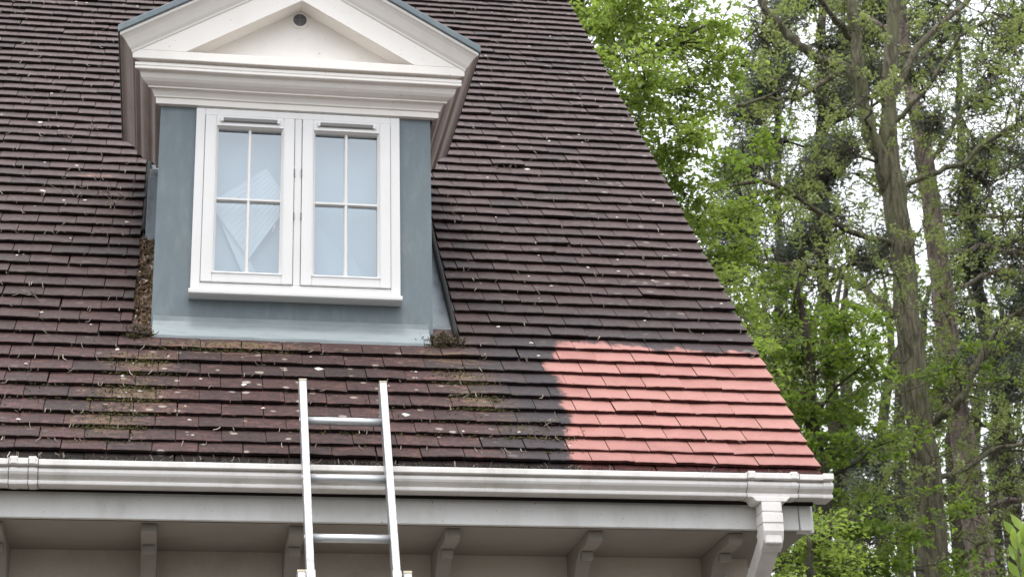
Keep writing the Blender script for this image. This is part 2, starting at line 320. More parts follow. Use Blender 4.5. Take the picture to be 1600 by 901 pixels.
# tiles
def tiles():
    b = MB(); UV = []
    tw = .165; NC = 11
    for kk in range(-1, int(RIDGE_S/G)):
        s0 = kk*G if kk >= 0 else -.012
        if kk == 0: s0 = .040
        if kk == 1: s0 += .016
        if kk == 2: s0 += .006
        x = HX1 - (1.5*tw if kk % 2 == 0 else tw)
        edges = [HX1+random.uniform(-.003, .003), x+random.uniform(-.004, .004)]
        while x > HX0: x -= tw; edges.append(x+random.uniform(-.0035, .0035))
        row_s = random.uniform(-.003, .003) if kk >= 0 else 0
        for i in range(len(edges)-1):
            xb, xa = edges[i], edges[i+1]
            y0 = s0*CT; spans = [(xa, xb)]
            if .64 < y0 <= .675 and xa < -1.43 and xb > -2.60:
                spans = [q_ for q_ in ((xa, min(xb, -2.60)), (max(xa, -1.43), xb)) if q_[1]-q_[0] > .02]
            elif .675 < y0 < 1.89:
                lc, rc = -2.672+random.uniform(-.006, .006), -1.303+random.uniform(-.004, .004)
                spans = []
                if xa < lc: spans.append((xa, min(xb, lc)))
                if xb > rc: spans.append((max(xa, rc), xb))
            elif 2.5 > y0 >= 1.89 and xa > -2.5 and xb < -1.5: spans = []
            for (a, c) in spans:
                if c-a < .02: continue
                gap = random.uniform(.0007, .0022); a += gap; c -= gap
                if random.random() < .06: c -= random.uniform(.002, .005)
                L = .185 if kk >= 0 else .12
                b.tint = random.random(); ds = row_s+random.gauss(0, .0012); lift = abs(random.gauss(0, .0014)); rotn = random.gauss(0, .0022)
                if random.random() < .04: lift += .004
                tilt = random.gauss(0, .0009); seed = random.uniform(0, 900)
                th = .0145 if kk >= 0 else .012
                top0 = .0175 if kk >= 0 else .001
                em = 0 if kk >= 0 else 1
                rows_t, rows_b = [], []
                for ri, sl_ in enumerate((0, .006, .05, L)):
                    rt, rb = [], []
                    for j in range(NC):
                        u = j/(NC-1); xx = a+(c-a)*u
                        e = (noise.noise(Vector((xx*30, kk*7.1, seed)))*.0030+noise.noise(Vector((xx*110, kk*3.1, seed)))*.0026) if ri < 2 else 0
                        cam_ = .0016*(1-(2*u-1)**2)*(1-ri*.3)
                        ss = s0+ds+sl_+.0035*noise.noise(Vector((xx*1.4, kk*.37, 0)))+rotn*(xx-(a+c)/2)/tw*4*(.25)+e
                        nn = top0+lift*(1-sl_/L)-.0165/G*sl_*(1 if kk >= 0 else .6)+cam_+tilt*(2*u-1)
                        if ri == 0: nn -= .0022
                        rt.append(slope_pt(xx, ss, nn)); rb.append(slope_pt(xx, ss+(.001 if ri == 0 else 0), nn-th+(.0022 if ri == 0 else 0)))
                    rows_t.append(rt); rows_b.append(rb)
                b0 = len(b.v); nr = 4
                for r in rows_t+rows_b: b.v += r
                def q(ids, m): b.face(ids, m)
                for i_ in range(nr-1):
                    for j in range(NC-1): q((b0+i_*NC+j, b0+i_*NC+j+1, b0+(i_+1)*NC+j+1, b0+(i_+1)*NC+j), em)
                o2 = b0+nr*NC
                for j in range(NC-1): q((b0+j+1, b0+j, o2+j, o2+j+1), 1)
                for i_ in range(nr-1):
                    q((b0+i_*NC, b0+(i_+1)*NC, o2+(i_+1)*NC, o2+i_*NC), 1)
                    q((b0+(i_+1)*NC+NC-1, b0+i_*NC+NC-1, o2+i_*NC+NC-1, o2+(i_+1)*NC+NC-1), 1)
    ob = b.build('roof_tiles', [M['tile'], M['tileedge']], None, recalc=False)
    me = ob.data; uvl = me.uv_layers.new(name='UVMap')
    vs = np.array(b.v); uv = np.stack([vs[:, 0], vs[:, 1]*CT+vs[:, 2]*ST], 1)
    li = np.empty(len(me.loops), dtype=np.int32); me.loops.foreach_get('vertex_index', li)
    uvl.data.foreach_set('uv', uv[li].astype(np.float32).ravel())
    return ob
roof = MB()
roof.prism([(-.02, -.06), (.02, -.055), (RY, RZ-.055), (RY, RZ-.12), (.02, -.12)], 0, HX0, -.045)
roof_o = roof.build('roof', M['deck'], house)
tl = tiles(); tl.parent = roof_o
tl['label'] = 'overlapping plain clay tiles, dark and weathered except for the cleaned salmon red patch'
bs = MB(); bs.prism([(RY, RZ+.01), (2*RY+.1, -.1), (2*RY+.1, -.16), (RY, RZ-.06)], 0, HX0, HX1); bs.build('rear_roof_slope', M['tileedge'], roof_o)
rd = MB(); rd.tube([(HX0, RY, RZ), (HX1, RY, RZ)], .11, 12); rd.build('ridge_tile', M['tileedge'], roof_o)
bb = MB(); bb.prism([(.101, .045), (RY, RZ-.065), (RY, RZ-.25), (.14, -.202), (.101, -.202)], 0, -.0445, -.020); bb.build('barge_board', M['fascia'], house)
# walls
wl = MB()
wl.prism([(.54, GZ), (.54, -.203), (.62, -.2), (RY, RZ-.2), (2*RY-.54, -.2), (2*RY-.54, GZ)], 0, HX0+.2, -.16)
tag(wl.build('wall', M['render'], house))
MB().box(HX0, -.047, .1005, .7, -.203, -.188).build('soffit', M['shadedeaves'], house)
MB().box(-.158, -.047, .7005, 2*RY-.5, -.203, -.188).build('verge_soffit', M['fascia'], house)
fb = MB(); fb.box(HX0, -.097, .045, .065, -.209, -.03); fb.build('fascia_board', M['fascia'], house, bevel=.003)
fe = MB(); fe.box(-.095, -.046, .040, .10, -.211, -.04); fe.build('fascia_end_block', M['fascia'], house, bevel=.003)
# brackets: arm under the soffit and a curved brace to the wall
for bx in (-5.35, -4.78, -4.22, -3.66, -3.11, -2.56, -2.02, -1.435, -.885, -.33):
    b = MB(); wdt = .029
    b.prism([(.125, -.2035), (.125, -.236), (.15, -.245), (.30, -.245), (.345, -.262), (.40, -.31), (.445, -.375), (.475, -.45), (.49, -.53), (.539, -.53), (.539, -.2035)], 0, bx-wdt, bx+wdt)
    b.box(bx-.023, bx+.023, .275, .315, -.275, -.2455)
    b.build('soffit_bracket', M['shadedeaves'], house, bevel=.003)
# gutter: ogee profile, front towards the camera, rising a little to the right outlet
prof = [(.036, -.022), (.036, -.108), (.03, -.1165), (-.050, -.1185), (-.0535, -.1165), (-.0545, -.112), (-.0545, -.104), (-.052, -.1015), (-.043, -.1005), (-.047, -.0965), (-.058, -.090), (-.0665, -.082), (-.0705, -.073), (-.0705, -.064), (-.066, -.0575), (-.057, -.0535), (-.055, -.051), (-.062, -.0492), (-.079, -.0485), (-.0805, -.046), (-.0805, -.026), (-.078, -.024),
        (-.071, -.024), (-.069, -.03), (-.068, -.045), (-.052, -.047), (-.048, -.052), (-.060, -.066), (-.045, -.088), (-.036, -.110), (.028, -.110), (.032, -.022)]
prof = [(y, -.024+(z+.024)*.90) for y, z in prof]
def tiltz(x): return .006*(x+3.1)/3.1-.004
def gutter_run(x0, x1, grow=0, name='gutter', parent=house, full=True, n=1):
    b = MB(); pr = prof if full else None
    cy_, cz_ = -.02, -.075
    pts = [((y-cy_)*(1+grow*8)+cy_, (z-cz_)*(1+grow*8)+cz_) for y, z in prof]
    xs = np.linspace(x0, x1, n+1)
    b.sheet([[(x, y, z+tiltz(x)+(noise.noise(Vector((x*1.3, 0, 3)))*.0012)) for y, z in pts] for x in xs], closed=True)
    k0 = len(pts)
    b.face(range(k0)); b.face(range(n*k0, (n+1)*k0))
    return b.build(name, M['white'], parent)
gut = gutter_run(HX0, .005, n=40)
for (u0, u1) in ((-3.062, -2.955), (-.335, -.125)):
    gutter_run(u0, u1, .006, 'gutter_union', gut)
    for c in (u0+.012, u1-.030):
        gutter_run(c, c+.020, .011, 'gutter_clip', gut)
        b = MB(); b.box(c-.004, c+.024, -.086, -.066, -.028+tiltz(c), -.016+tiltz(c)); b.build('clip_tab', M['white'], gut, bevel=.002)
gutter_run(-.028, .012, .010, 'gutter_stop_end', gut)
M['grime'] = mat('joint_grime', (.10, .085, .07), .9, .1)
for u in (-2.956, -2.990, -3.058, -.126, -.331):
    o_s = gutter_run(u, u+.0022, .0072, 'joint_seal', gut); o_s.data.materials[0] = M['grime']
b = MB(); b.prism([(x, z+tiltz(-.2)) for x, z in ((HX0, 0), (HX0+.01, 0), (HX0, .01))], 1, 0, .01)
b = MB(); b.box(-.24-.001, -.2385, -.0815, -.07, -.05, -.03)
# gutter silt and moss: shallow bed
b = MB(); xs = np.linspace(HX0, -.03, 260)
b.sheet([[(x, y, -.042+.008*noise.noise(Vector((x*9, y*20, 0)))) for y in (-.066, -.03, .0, .031)] for x in xs]); b.build('gutter_silt', M['dark'], gut, recalc=False)
# downpipe
dp = MB()
zt = tiltz(-.24)
dp.prism([(-.315, -.108), (-.160, -.108), (-.180, -.128), (-.298, -.128)], 1, -.066, .022)
out_o = dp.build('gutter_outlet', M['white'], gut, bevel=.003)
pc = -.239; hw = .0395
def sq_path(b, pts, hx, hn):
    """square pipe along a path in the plane x = pc"""
    rows = []
    for i, (y, z) in enumerate(pts):
        a = Vector(pts[max(i-1, 0)]); c = Vector(pts[min(i+1, len(pts)-1)]); t_ = (c-a).normalized(); nrm = Vector((-t_.y, t_.x))
        sc = 1
        if 0 < i < len(pts)-1:
            t1 = (Vector(pts[i])-a).normalized(); sc = 1/max(.5, t_.dot(t1))
        p = Vector((y, z)); q0 = p+nrm*hn*sc; q1 = p-nrm*hn*sc
        rows.append([(pc-hx, q0.x, q0.y), (pc+hx, q0.x, q0.y), (pc+hx, q1.x, q1.y), (pc-hx, q1.x, q1.y)])
    n0 = len(b.v); b.sheet(rows, closed=True); b.face((n0, n0+1, n0+2, n0+3)); e = n0+4*(len(rows)-1); b.face((e, e+1, e+2, e+3))
    return b
pipe = sq_path(MB(), [(-.03, -.1285), (-.03, -.29)], .034, .034).build('downpipe', M['white'], house, bevel=.006)
sq_path(MB(), [(-.03, -.130), (-.03, -.168)], hw, hw).build('pipe_socket', M['white'], pipe, bevel=.004)
sq_path(MB(), [(-.03, -.171), (-.03, -.212)], hw+.002, hw+.002).build('pipe_collar', M['white'], pipe, bevel=.004)
sq_path(MB(), [(-.03, -.213), (-.03, -.236), (-.024, -.252), (-.010, -.266), (.008, -.275)], hw, hw).build('pipe_elbow', M['white'], pipe, bevel=.004)
sq_path(MB(), [(-.002, -.270), (.44, -.520)], .034, .034).build('swan_neck', M['white'], pipe, bevel=.004)
sq_path(MB(), [(.43, -.505), (.47, -.54), (.485, -.60), (.485, GZ+.1)], hw-.004, hw-.004).build('lower_pipe', M['white'], pipe, bevel=.004)

# ------------------------------------------------------------------ dormer
CLR = .32
dz0 = .70
dw = MB()
wx0, wx1, wz0, wz1 = -2.43, -1.57, .965, 1.79
# front panel round the window opening
dw.box(XL, wx0, W, W+.025, dz0, 1.822); dw.box(wx1, XR-.012, W, W+.025, dz0, 1.822); dw.box(wx0, wx1, W, W+.025, dz0, wz0); dw.box(wx0, wx1, W, W+.025, wz1, 1.822)
dormer = dw.build('dormer_wall', M['lead'], house)
for a, c in ((XL+.001, XL+.02), (XR-.033, XR-.013)):
    MB().prism([(W+.0255, .72), (W+.0255, 2.03), (2.03/TT+.05, 2.03)], 0, a, c).build('dormer_cheek', M['lead'], dormer)
# lead kerb beside each cheek, closing the gap under the eaves
for a, c in ((-2.652, XL), (XR-.012, XR+.045)):
    MB().prism([(1.30, rz(1.30)-.02), (1.36, rz(1.36)+.27), (1.62, 1.93), (1.80, 1.95), (1.80, rz(1.80)-.02)], 0, a, c).build('cheek_kerb', M['gutlead'], dormer)
# secret gutters
for a, c in ((-2.70, XL+.01), (XR-.05, -1.275)):
    N = 24; ys = np.linspace(.655, 1.95, N); vg = MB()
    vg.sheet([[(x, y+.012*(noise.noise(Vector((x*30, y*8, 0)))), rz(y)-.012-(.018 if 0 < j < 4 else 0)+.003*noise.noise(Vector((x*20, y*10, 5)))) for j, x in enumerate(np.linspace(a, c, 6))] for y in ys])
    vg.build('valley_lining', M['gutlead'], dormer, smooth=True, recalc=False)
kr = MB().tube([(-1.318, y, rz(y)+.006+.004*noise.noise(Vector((y*9, 0, 0)))) for y in np.linspace(.70, 1.86, 24)], .013, 7).build('valley_roll', M['dark'], dormer, smooth=True)
kr = MB().tube([(-2.662, y, rz(y)+.004+.004*noise.noise(Vector((y*9, 4, 0)))) for y in np.linspace(1.35, 1.93, 18)], .012, 7)
kr.build('valley_roll', M['dark'], dormer, smooth=True)
# apron
ap = MB(); N = 60; rows = []
for x in np.linspace(XL+.006, XR-.03, N):
    wv = .0035*noise.noise(Vector((x*6, 0, 0)))+.0015*noise.noise(Vector((x*25, 0, 0)))
    end = min(1, (x-(XL+.006))/.05)
    rows.append([(x, W-.001, .838), (x, W-.005, .836), (x, W-.007+wv, .815), (x, W-.016+wv, .793), (x, W-.030, .776+wv), (x, W-.054, .748+wv), (x, W-.072+wv*.5, .728+wv), (x, W-.073+wv*.5, .712+wv)])
ap.sheet(rows); apo = ap.build('apron_flashing', M['apron'], dormer, smooth=False, recalc=False)
# cornice with mitred returns
cprof = [(0, 1.812), (.022, 1.814), (.023, 1.840), (.029, 1.843), (.031, 1.850), (.040, 1.866), (.047, 1.872), (.057, 1.873), (.057, 1.879), (.066, 1.884), (.078, 1.893), (.087, 1.904), (.092, 1.917), (.0935, 1.926), (.101, 1.929),
         (.113, 1.930), (.115, 1.933), (.115, 1.943), (.111, 1.945), (.115, 1.948), (.115, 1.961), (.111, 1.963), (.099, 1.965), (.099, 1.973), (.126, 1.974), (.127, 1.977), (.127, 2.014), (.124, 2.0165), (.0, 2.0168)]
cn = MB(); rowsA = [(XL-o, W-o, z) for o, z in cprof]; rowsB = [(XR+o, W-o, z) for o, z in cprof]
xs = np.linspace(0, 1, 14)
cn.sheet([[(a[0]+(c[0]-a[0])*t_, a[1], a[2]+.0015*noise.noise(Vector((t_*4, 0, 0)))) for a, c in zip(rowsA, rowsB)] for t_ in xs])
corn = cn.build('cornice', M['cream'], dormer)
def yend(z, cl=CLR): return (z-cl)/TT
for X0, sg in ((XL, -1), (XR, 1)):
    cn = MB()
    cn.sheet([[(X0+sg*o, W-o, z) for o, z in cprof], [(X0+sg*o, yend(z), z) for o, z in cprof]])
    n0 = len(cprof); cn.face(range(n0, 2*n0))
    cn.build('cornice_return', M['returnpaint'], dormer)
# raking band, tympanum, crown moulding, lead roof
SL = .585
ZB = 2.422; hb = (ZB-2.0166)/SL; hi = (2.308-2.0166)/SL
for sg in (-1, 1):
    MB().prism([(XC, 2.308), (XC+sg*hi, 2.0166), (XC+sg*hb, 2.0166), (XC, ZB)], 1, W-.1268, W-.03).build('gable_board', M['cream'], dormer)
tp = MB(); tp.prism([(XC-hb, 2.0), (XC+hb, 2.0), (XC, ZB)], 1, W-.0305, W+.02); tp.build('gable_panel', M['cream'], dormer)
def ZC(o):   # crown moulding height above the slope line at the apex
    tbl = [(.1265, 2.418), (.131, 2.424), (.133, 2.432), (.142, 2.446), (.152, 2.466), (.163, 2.486), (.173, 2.499), (.181, 2.505), (.183, 2.508), (.183, 2.520)]
    return tbl
tbl = ZC(0)
for sg, X0 in ((-1, XL), (1, XR)):
    cw = MB()
    A = [(XC, W-o, z) for o, z in tbl]; E = [(X0+sg*o, W-o, z-SL*abs(X0+sg*o-XC)) for o, z in tbl]
    cw.sheet([A, E])
    cw.build('crown_moulding', M['cream'], dormer, recalc=False)
for sg, X0 in ((-1, XL), (1, XR)):
    cw = MB(); E = [(X0+sg*o, W-o, z-SL*abs(X0+sg*o-XC)) for o, z in tbl]; F = [(p[0], yend(p[2]), p[2]) for p in E]
    cw.sheet([E, F])
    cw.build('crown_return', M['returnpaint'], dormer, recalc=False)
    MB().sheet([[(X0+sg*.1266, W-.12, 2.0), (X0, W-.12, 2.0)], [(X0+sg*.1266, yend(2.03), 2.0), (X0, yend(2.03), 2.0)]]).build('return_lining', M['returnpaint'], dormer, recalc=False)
for sg, X0 in ((-1, XL), (1, XR)):
    lr = MB()
    xe = X0+sg*.192; d = abs(xe-XC); z0 = 2.521; z1 = 2.556
    ye = (z0-SL*d)/TT
    A0, A1 = (XC, z0), (XC, z1); E0, E1 = (xe, z0-SL*d), (xe, z1-SL*d)
    yf = W-.193
    pts_f = [(XC, yf, z0), (xe, yf, E0[1]), (xe, yf, E1[1]), (XC, yf, z1)]
    clr = .30
    pts_b = [(XC, z0/TT+.1, z0), (xe, (E0[1]-clr)/TT, E0[1]), (xe, (E1[1]-clr)/TT, E1[1]), (XC, z1/TT+.1, z1)]
    n0 = len(lr.v); lr.v += pts_f+pts_b
    for q in ((0, 1, 2, 3), (7, 6, 5, 4), (0, 4, 5, 1), (1, 5, 6, 2), (2, 6, 7, 3), (3, 7, 4, 0)): lr.face([n0+i for i in q])
    lr.build('dormer_roof', M['lead'], dormer, bevel=.004)
# round gable vent
vn = MB(); vc = (-2.003, W-.031, 2.259)
vn.tube([(vc[0], W-.03, vc[2]), (vc[0], W-.036, vc[2])], .042, 28); vno = vn.build('gable_vent', M['cream'], dormer)
vn = MB(); vn.tube([(vc[0], W-.0362, vc[2]), (vc[0], W-.038, vc[2])], .030, 28); vn.build('vent_mesh', M['ventdark'], dormer)
vn = MB(); vn.box(vc[0]-.029, vc[0]+.029, W-.041, W-.038, vc[2]-.0022, vc[2]+.0022); vn.box(vc[0]-.0022, vc[0]+.0022, W-.0412, W-.0382, vc[2]-.029, vc[2]+.029); vn.build('vent_cross', M['vent'], dormer)

# window ------------------------------------------------------------
win = empty('window', (0, 0, 0)); win.parent = house
win['label'] = 'white two casement window with four panes to each casement'
FX0, FX1, FZ0, FZ1 = -2.443, -1.557, .952, 1.802; FY = .698
fr = MB()
fr.box(FX0, -2.404, FY, .745, FZ0, FZ1); fr.box(-1.598, FX1, FY, .745, FZ0, FZ1); fr.box(-2.404, -1.598, FY, .745, 1.770, FZ1); fr.box(-2.404, -1.598, FY, .745, FZ0, .986)
fr.box(-2.0165, -1.9855, FY, .745, .986, 1.770)
fr.build('frame', M['window'], win, bevel=.003)
def casement(x0, x1):
    z0, z1 = .9885, 1.7675; gx0, gx1, gz0, gz1 = x0+.047, x1-.047, 1.030, 1.718
    y0, y1 = FY-.007, .742
    c = MB(); c.box(x0, gx0, y0, y1, z0, z1); c.box(gx1, x1, y0, y1, z0, z1); c.box(gx0, gx1, y0, y1, gz1, z1); c.box(gx0, gx1, y0, y1, z0, gz0)
    co = c.build('casement', M['window'], win, bevel=.003)
    # chamfered beads round the glass
    b = MB(); t_ = .010; yb = FY+.004; yg = .722
    o4 = [(gx0, gz0), (gx1, gz0), (gx1, gz1), (gx0, gz1)]; i4 = [(gx0+t_, gz0+t_), (gx1-t_, gz0+t_), (gx1-t_, gz1-t_), (gx0+t_, gz1-t_)]
    b.sheet([[(x, y0-.0005, z) for x, z in [(gx0-.004, gz0-.004), (gx1+.004, gz0-.004), (gx1+.004, gz1+.004), (gx0-.004, gz1+.004)]], [(x, y0-.004, z) for x, z in o4], [(x, yb, z) for x, z in i4], [(x, yg, z) for x, z in i4]], closed=True)
    b.build('glazing_bead', M['window'], win)
    xm = (gx0+gx1)/2; zm = 1.376
    b = MB()
    def bar(p0, p1, vert):
        hwid = .0085
        sec = [(-hwid, yg), (-hwid, .712), (-.004, .703), (.004, .703), (hwid, .712), (hwid, yg)]
        if vert: b.sheet([[(xm+o, y, z) for o, y in sec] for z in (p0, p1)])
        else: b.sheet([[(x, y-.0007, zm+o) for o, y in sec] for x in (p0, p1)])
    bar(gz0, gz1, True); bar(gx0, gx1, False)
    b.build('glazing_bar', M['window'], win)
    for (a, c_, d_, e_) in ((gx0, xm, gz0, zm), (xm, gx1, gz0, zm), (gx0, xm, zm, gz1), (xm, gx1, zm, gz1)):
        gl = MB(); wv = [random.uniform(-.0012, .0012) for _ in range(4)]
        gl.v = [(a, .7205+wv[0], d_), (c_, .7205+wv[1], d_), (c_, .7205+wv[2], e_), (a, .7205+wv[3], e_)]; gl.face((0, 1, 2, 3)); gl.build('pane', M['glass'], win, recalc=False)
    vx0, vx1 = xm-.128, xm+.128
    v = MB(); v.prism([(y0-.001, 1.736), (y0-.006, 1.736), (y0-.008, 1.740), (y0-.008, 1.750), (y0-.005, 1.756), (y0-.001, 1.757)], 0, vx0+.013, vx1-.013); vo_ = v.build('trickle_vent', M['vent'], win, bevel=.001)
    for a, c_ in ((vx0, vx0+.0125), (vx1-.0125, vx1)):
        v = MB(); v.box(a, c_, y0-.010, y0-.001, 1.735, 1.758); v.build('vent_end_cap', M['window'], win, bevel=.003)
casement(-2.4025, -2.0185); casement(-1.9835, -1.5995)
b = MB()
for zz in (1.305, 1.51):
    for xx in (-2.0175, -1.9845):
        b = MB(); b.tube([(xx, FY-.004, zz-.018), (xx, FY-.004, zz+.018)], .0035, 8); b.build('hinge', M['vent'], win)
sl_ = MB(); sl_.prism([(.745, .951), (.664, .944), (.660, .940), (.660, .925), (.664, .921), (.70, .918), (.745, .918)], 0, FX0-.007, FX1+.004); sl_.build('sill', M['window'], win, bevel=.002)
bl = MB(); bl.box(-2.42, -1.58, .80, .804, .96, 1.80); bl.build('reflection_backing', M['reflection_backing'], win)  # panel added behind the glass to make the panes look bright
# pale shapes set behind the panes to imitate reflections: ribbed roof left, curve right
b = MB(); rows = []
P0, P1, P2, P3 = np.array([-2.375, .775, 1.385]), np.array([-2.135, .765, 1.560]), np.array([-2.03, .758, 1.40]), np.array([-2.20, .77, 1.13])
n_ = 24
for i in range(n_+1):
    t_ = i/n_; a = P0+(P3-P0)*t_; c = P1+(P2-P1)*t_; dy = .0016*(i % 2)
    rows.append([tuple(a+np.array([0, dy, 0])), tuple(c+np.array([0, dy, 0]))])
b.sheet(rows); b.build('reflected_roof_shape', M['reflection_shape'], win, recalc=False)
b = MB(); b.sheet([[(-2.35+.14*t_, .782, 1.36-.33*t_) for t_ in np.linspace(0, 1, 6)], [(-2.33+.17*t_, .779, 1.36-.30*t_) for t_ in np.linspace(0, 1, 6)]]); b.build('reflection_strip', M['reflection_shape'], win, recalc=False)
b = MB(); b.tube([(-2.105, .7205-.004, 1.232), (-2.093, .7205-.004, 1.268)], [.001, .003], 5); b.build('painted_glint', M['window'], win)  # white sliver in front of the pane, a glint made as a solid
b = MB(); b.v = [(-1.93, .776, 1.04), (-1.93, .77, 1.345), (-1.90, .768, 1.30), (-1.86, .766, 1.24), (-1.76, .764, 1.16), (-1.69, .768, 1.04)]; b.face((0, 1, 2, 3, 4, 5)); b.build('reflection_curve', M['reflection_backing'], win, recalc=False)

# ------------------------------------------------------------------ ladder
LA = R(74); lad = thing('ladder', 'aluminium extension ladder leaning on the white gutter below the dormer window', 'ladder')
ld = np.array([0, math.cos(LA), math.sin(LA)]); ln_ = np.array([0, -math.sin(LA), math.cos(LA)])     # up, outward
L0 = np.array([0, -.105, -.03])
def lp(x, s, n=0): p = L0+ld*s+ln_*n; return (x-.027*s, p[1], p[2])
s_end = (GZ+.02-L0[2])/math.sin(LA)
def obox(b, x0, x1, s0, s1, n0, n1, m=0):
    i = len(b.v); b.v += [lp(x, s, n) for s in (s0, s1) for n in (n0, n1) for x in (x0, x1)]
    for q in ((0, 2, 3, 1), (4, 5, 7, 6), (0, 1, 5, 4), (2, 6, 7, 3), (0, 4, 6, 2), (1, 3, 7, 5)): b.face([i+j for j in q], m)
    return b
xa, xb = -2.007, -1.705; hw_ = .0135
for xc, sg in ((xa, 1), (xb, -1)):
    st = obox(MB(), xc-hw_, xc+hw_, s_end+.9, .350, -.028, .028).build('stile', M['alu'], lad, bevel=.002)
    obox(MB(), xc-hw_-.001, xc+hw_+.001, 0.3502, .3555, -.029, .029).build('stile_cap', M['cap'], lad)
    # outer section stile with its capped top
    xo = xc-sg*.034
    obox(MB(), xo-.014, xo+.014, s_end, -.478, .0, .056).build('outer_stile', M['alu'], lad, bevel=.002)
    obox(MB(), xo-.015, xo+.015, -.4778, -.470, -.001, .057).build('stile_cap', M['cap'], lad)
    obox(MB(), xc-hw_-.0025, xc+hw_+.0025, -.52, -.455, -.030, .031).build('guide_bracket', M['alu'], lad, bevel=.001)
s_ = .186
while s_ > s_end+1:
    b = MB(); b.tube([lp(xa+hw_-.002, s_), lp(xb-hw_+.002, s_)], .0155, 14); b.build('rung', M['rung'], lad, smooth=True)
    for xx in (xa-hw_-.0015, xb+hw_+.0015):
        b = MB(); b.tube([lp(xx-.0012, s_), lp(xx+.0012, s_)], .010, 10); b.build('rung_end', M['rung'], lad)
    s_ -= .2485
s_ = -.60
while s_ > s_end+.1:
    b = MB(); b.tube([lp(xa-.024, s_, .03), lp(xb+.024, s_, .03)], .0155, 12); b.build('rung', M['rung'], lad, smooth=True)
    s_ -= .251

# ------------------------------------------------------------------ litter, moss and straw on the roof
def quad_leaf(b, p, size, up=None, curl=.3, asp=.55):
    d = Vector((random.gauss(0, 1), random.gauss(0, 1), random.gauss(0, 1))).normalized()
    n = Vector((random.gauss(0, 1), random.gauss(0, 1), random.gauss(0, 1))) if up is None else up
    sdir = d.cross(n).normalized(); nn = sdir.cross(d); p = Vector(p); h = size/2
    i = len(b.v); b.v += [tuple(p-d*h), tuple(p+sdir*h*asp+nn*h*curl), tuple(p+d*h+nn*h*curl*.6), tuple(p-sdir*h*asp+nn*h*curl)]
    b.tint = random.random(); b.face((i, i+1, i+2)); b.face((i, i+2, i+3))
b = MB()
for _ in range(1000):
    t_ = random.random()**.8; y = .66+.79*(1-t_); x = random.uniform(-2.668, -2.592)
    if y > 1.3 and random.random() < .6: continue
    quad_leaf(b, (x, y, rz(y)-.028+random.uniform(0, .032)), random.uniform(.016, .050))
tag(b.build('leaf_litter', M['litter'], recalc=False), 'brown dead leaves packed in the valley left of the dormer', 'leaf litter', kind='stuff')
def straw(b, x, s, ln, r, n0=.02, seg=5, down=True):
    p = Vector(slope_pt(x, s, n0)); pts = [p]; d = Vector((random.gauss(0, .45), -.3, -1 if down else random.uniform(-.5, .5))).normalized()
    for _ in range(seg):
        d = (d+Vector((random.gauss(0, .22), random.gauss(0, .1), random.gauss(0, .18)))).normalized(); q = pts[-1]+d*ln/seg
        mn = q.y*TT+.017
        if q.z < mn: q.z = mn
        pts.append(q)
    b.tint = random.random(); b.tube(pts, [r]*(seg)+[r*.4], 4)
b = MB()
for _ in range(950):
    x = random.uniform(-3.9, -.02) if random.random() < .8 else random.uniform(-3.9, -2.6); kq = random.randint(0, 56)
    if random.random() < .35: kq = random.randint(0, 25)
    y = kq*G*CT
    if -2.72 < x < -1.25 and .6 < y < 2.3: continue
    if x > -.95 and kq < 9 and random.random() < .9: continue
    if x > -1.2 and random.random() < .35: continue
    straw(b, x, kq*G+.004, random.uniform(.014, .042), random.uniform(.0009, .0022))
# clumps of straw
for cx, cs, n, sp in ((-2.88, 2.38, 26, .05), (-2.80, 2.30, 16, .03), (-3.10, 1.28, 12, .02), (-3.05, 2.40, 8, .02), (-3.33, .95, 8, .02), (-3.08, 3.05, 9, .025), (-.62, 3.98, 7, .03), (-2.95, 3.20, 10, .025), (-.48, 3.05, 6, .02), (-.86, 2.92, 7, .025), (-1.05, .33, 10, .03), (-1.37, .52, 8, .03)):
    for _ in range(n): straw(b, cx+random.gauss(0, sp), cs+random.gauss(0, sp*.35), random.uniform(.02, .06), random.uniform(.0009, .0018), .024, down=False)
# along the eaves, sticking up from the gutter
for _ in range(420):
    x = random.uniform(-3.9, -.05); y = random.uniform(-.03, .02); z = random.uniform(-.03, -.006)
    if x > -.95 and random.random() < .6: continue
    p = Vector((x, y, z)); d = Vector((random.gauss(0, 1), random.gauss(0, .4), random.uniform(.1, 1))).normalized(); pts = [p]
    for _ in range(4): d = (d+Vector((random.gauss(0, .4), random.gauss(0, .2), random.gauss(0, .3)))).normalized(); pts.append(pts[-1]+d*random.uniform(.004, .011))
    b.tint = random.random()**1.6*.9; b.tube(pts, [.0013]*4+[.0005], 4)
tag(b.build('roof_straw', M['straw'], recalc=False), 'pale dry straw and twig scraps caught on the tile edges', 'roof debris', kind='stuff')
b = MB()
for _ in range(230):      # pale petals and flakes lying on tiles
    x = random.uniform(-3.9, -.03); kq = random.randint(0, 56); s_q = kq*G+random.uniform(.02, .09); y = s_q*CT
    if -2.72 < x < -1.25 and .6 < y < 2.3: continue
    if x > -.95 and kq < 9 and random.random() < .7: continue
    c = Vector(slope_pt(x, s_q, .0175-.0165*((s_q-kq*G)/G)+.003)); rx = random.uniform(.003, .0085)*(1.9 if random.random() < .12 else 1); k_ = 7; i = len(b.v)
    ex, es, en = Vector((1, 0, 0)), Vector((0, CT, ST)), Vector((0, -ST, CT))
    for rr, hh in ((1, 0), (.6, .0022)):
        for j in range(k_):
            an = 2*math.pi*j/k_; r_ = rx*rr*random.uniform(.6, 1.2); b.v.append(tuple(c+ex*r_*1.3*math.cos(an)+es*r_*math.sin(an)+en*hh))
    b.tint = random.uniform(.6, 1)
    for j in range(k_): b.face((i+j, i+(j+1) % k_, i+k_+(j+1) % k_, i+k_+j))
    b.face([i+k_+j for j in range(k_)])
m = mat('pale_flake', (.50, .46, .42), .8); M['flake'] = m
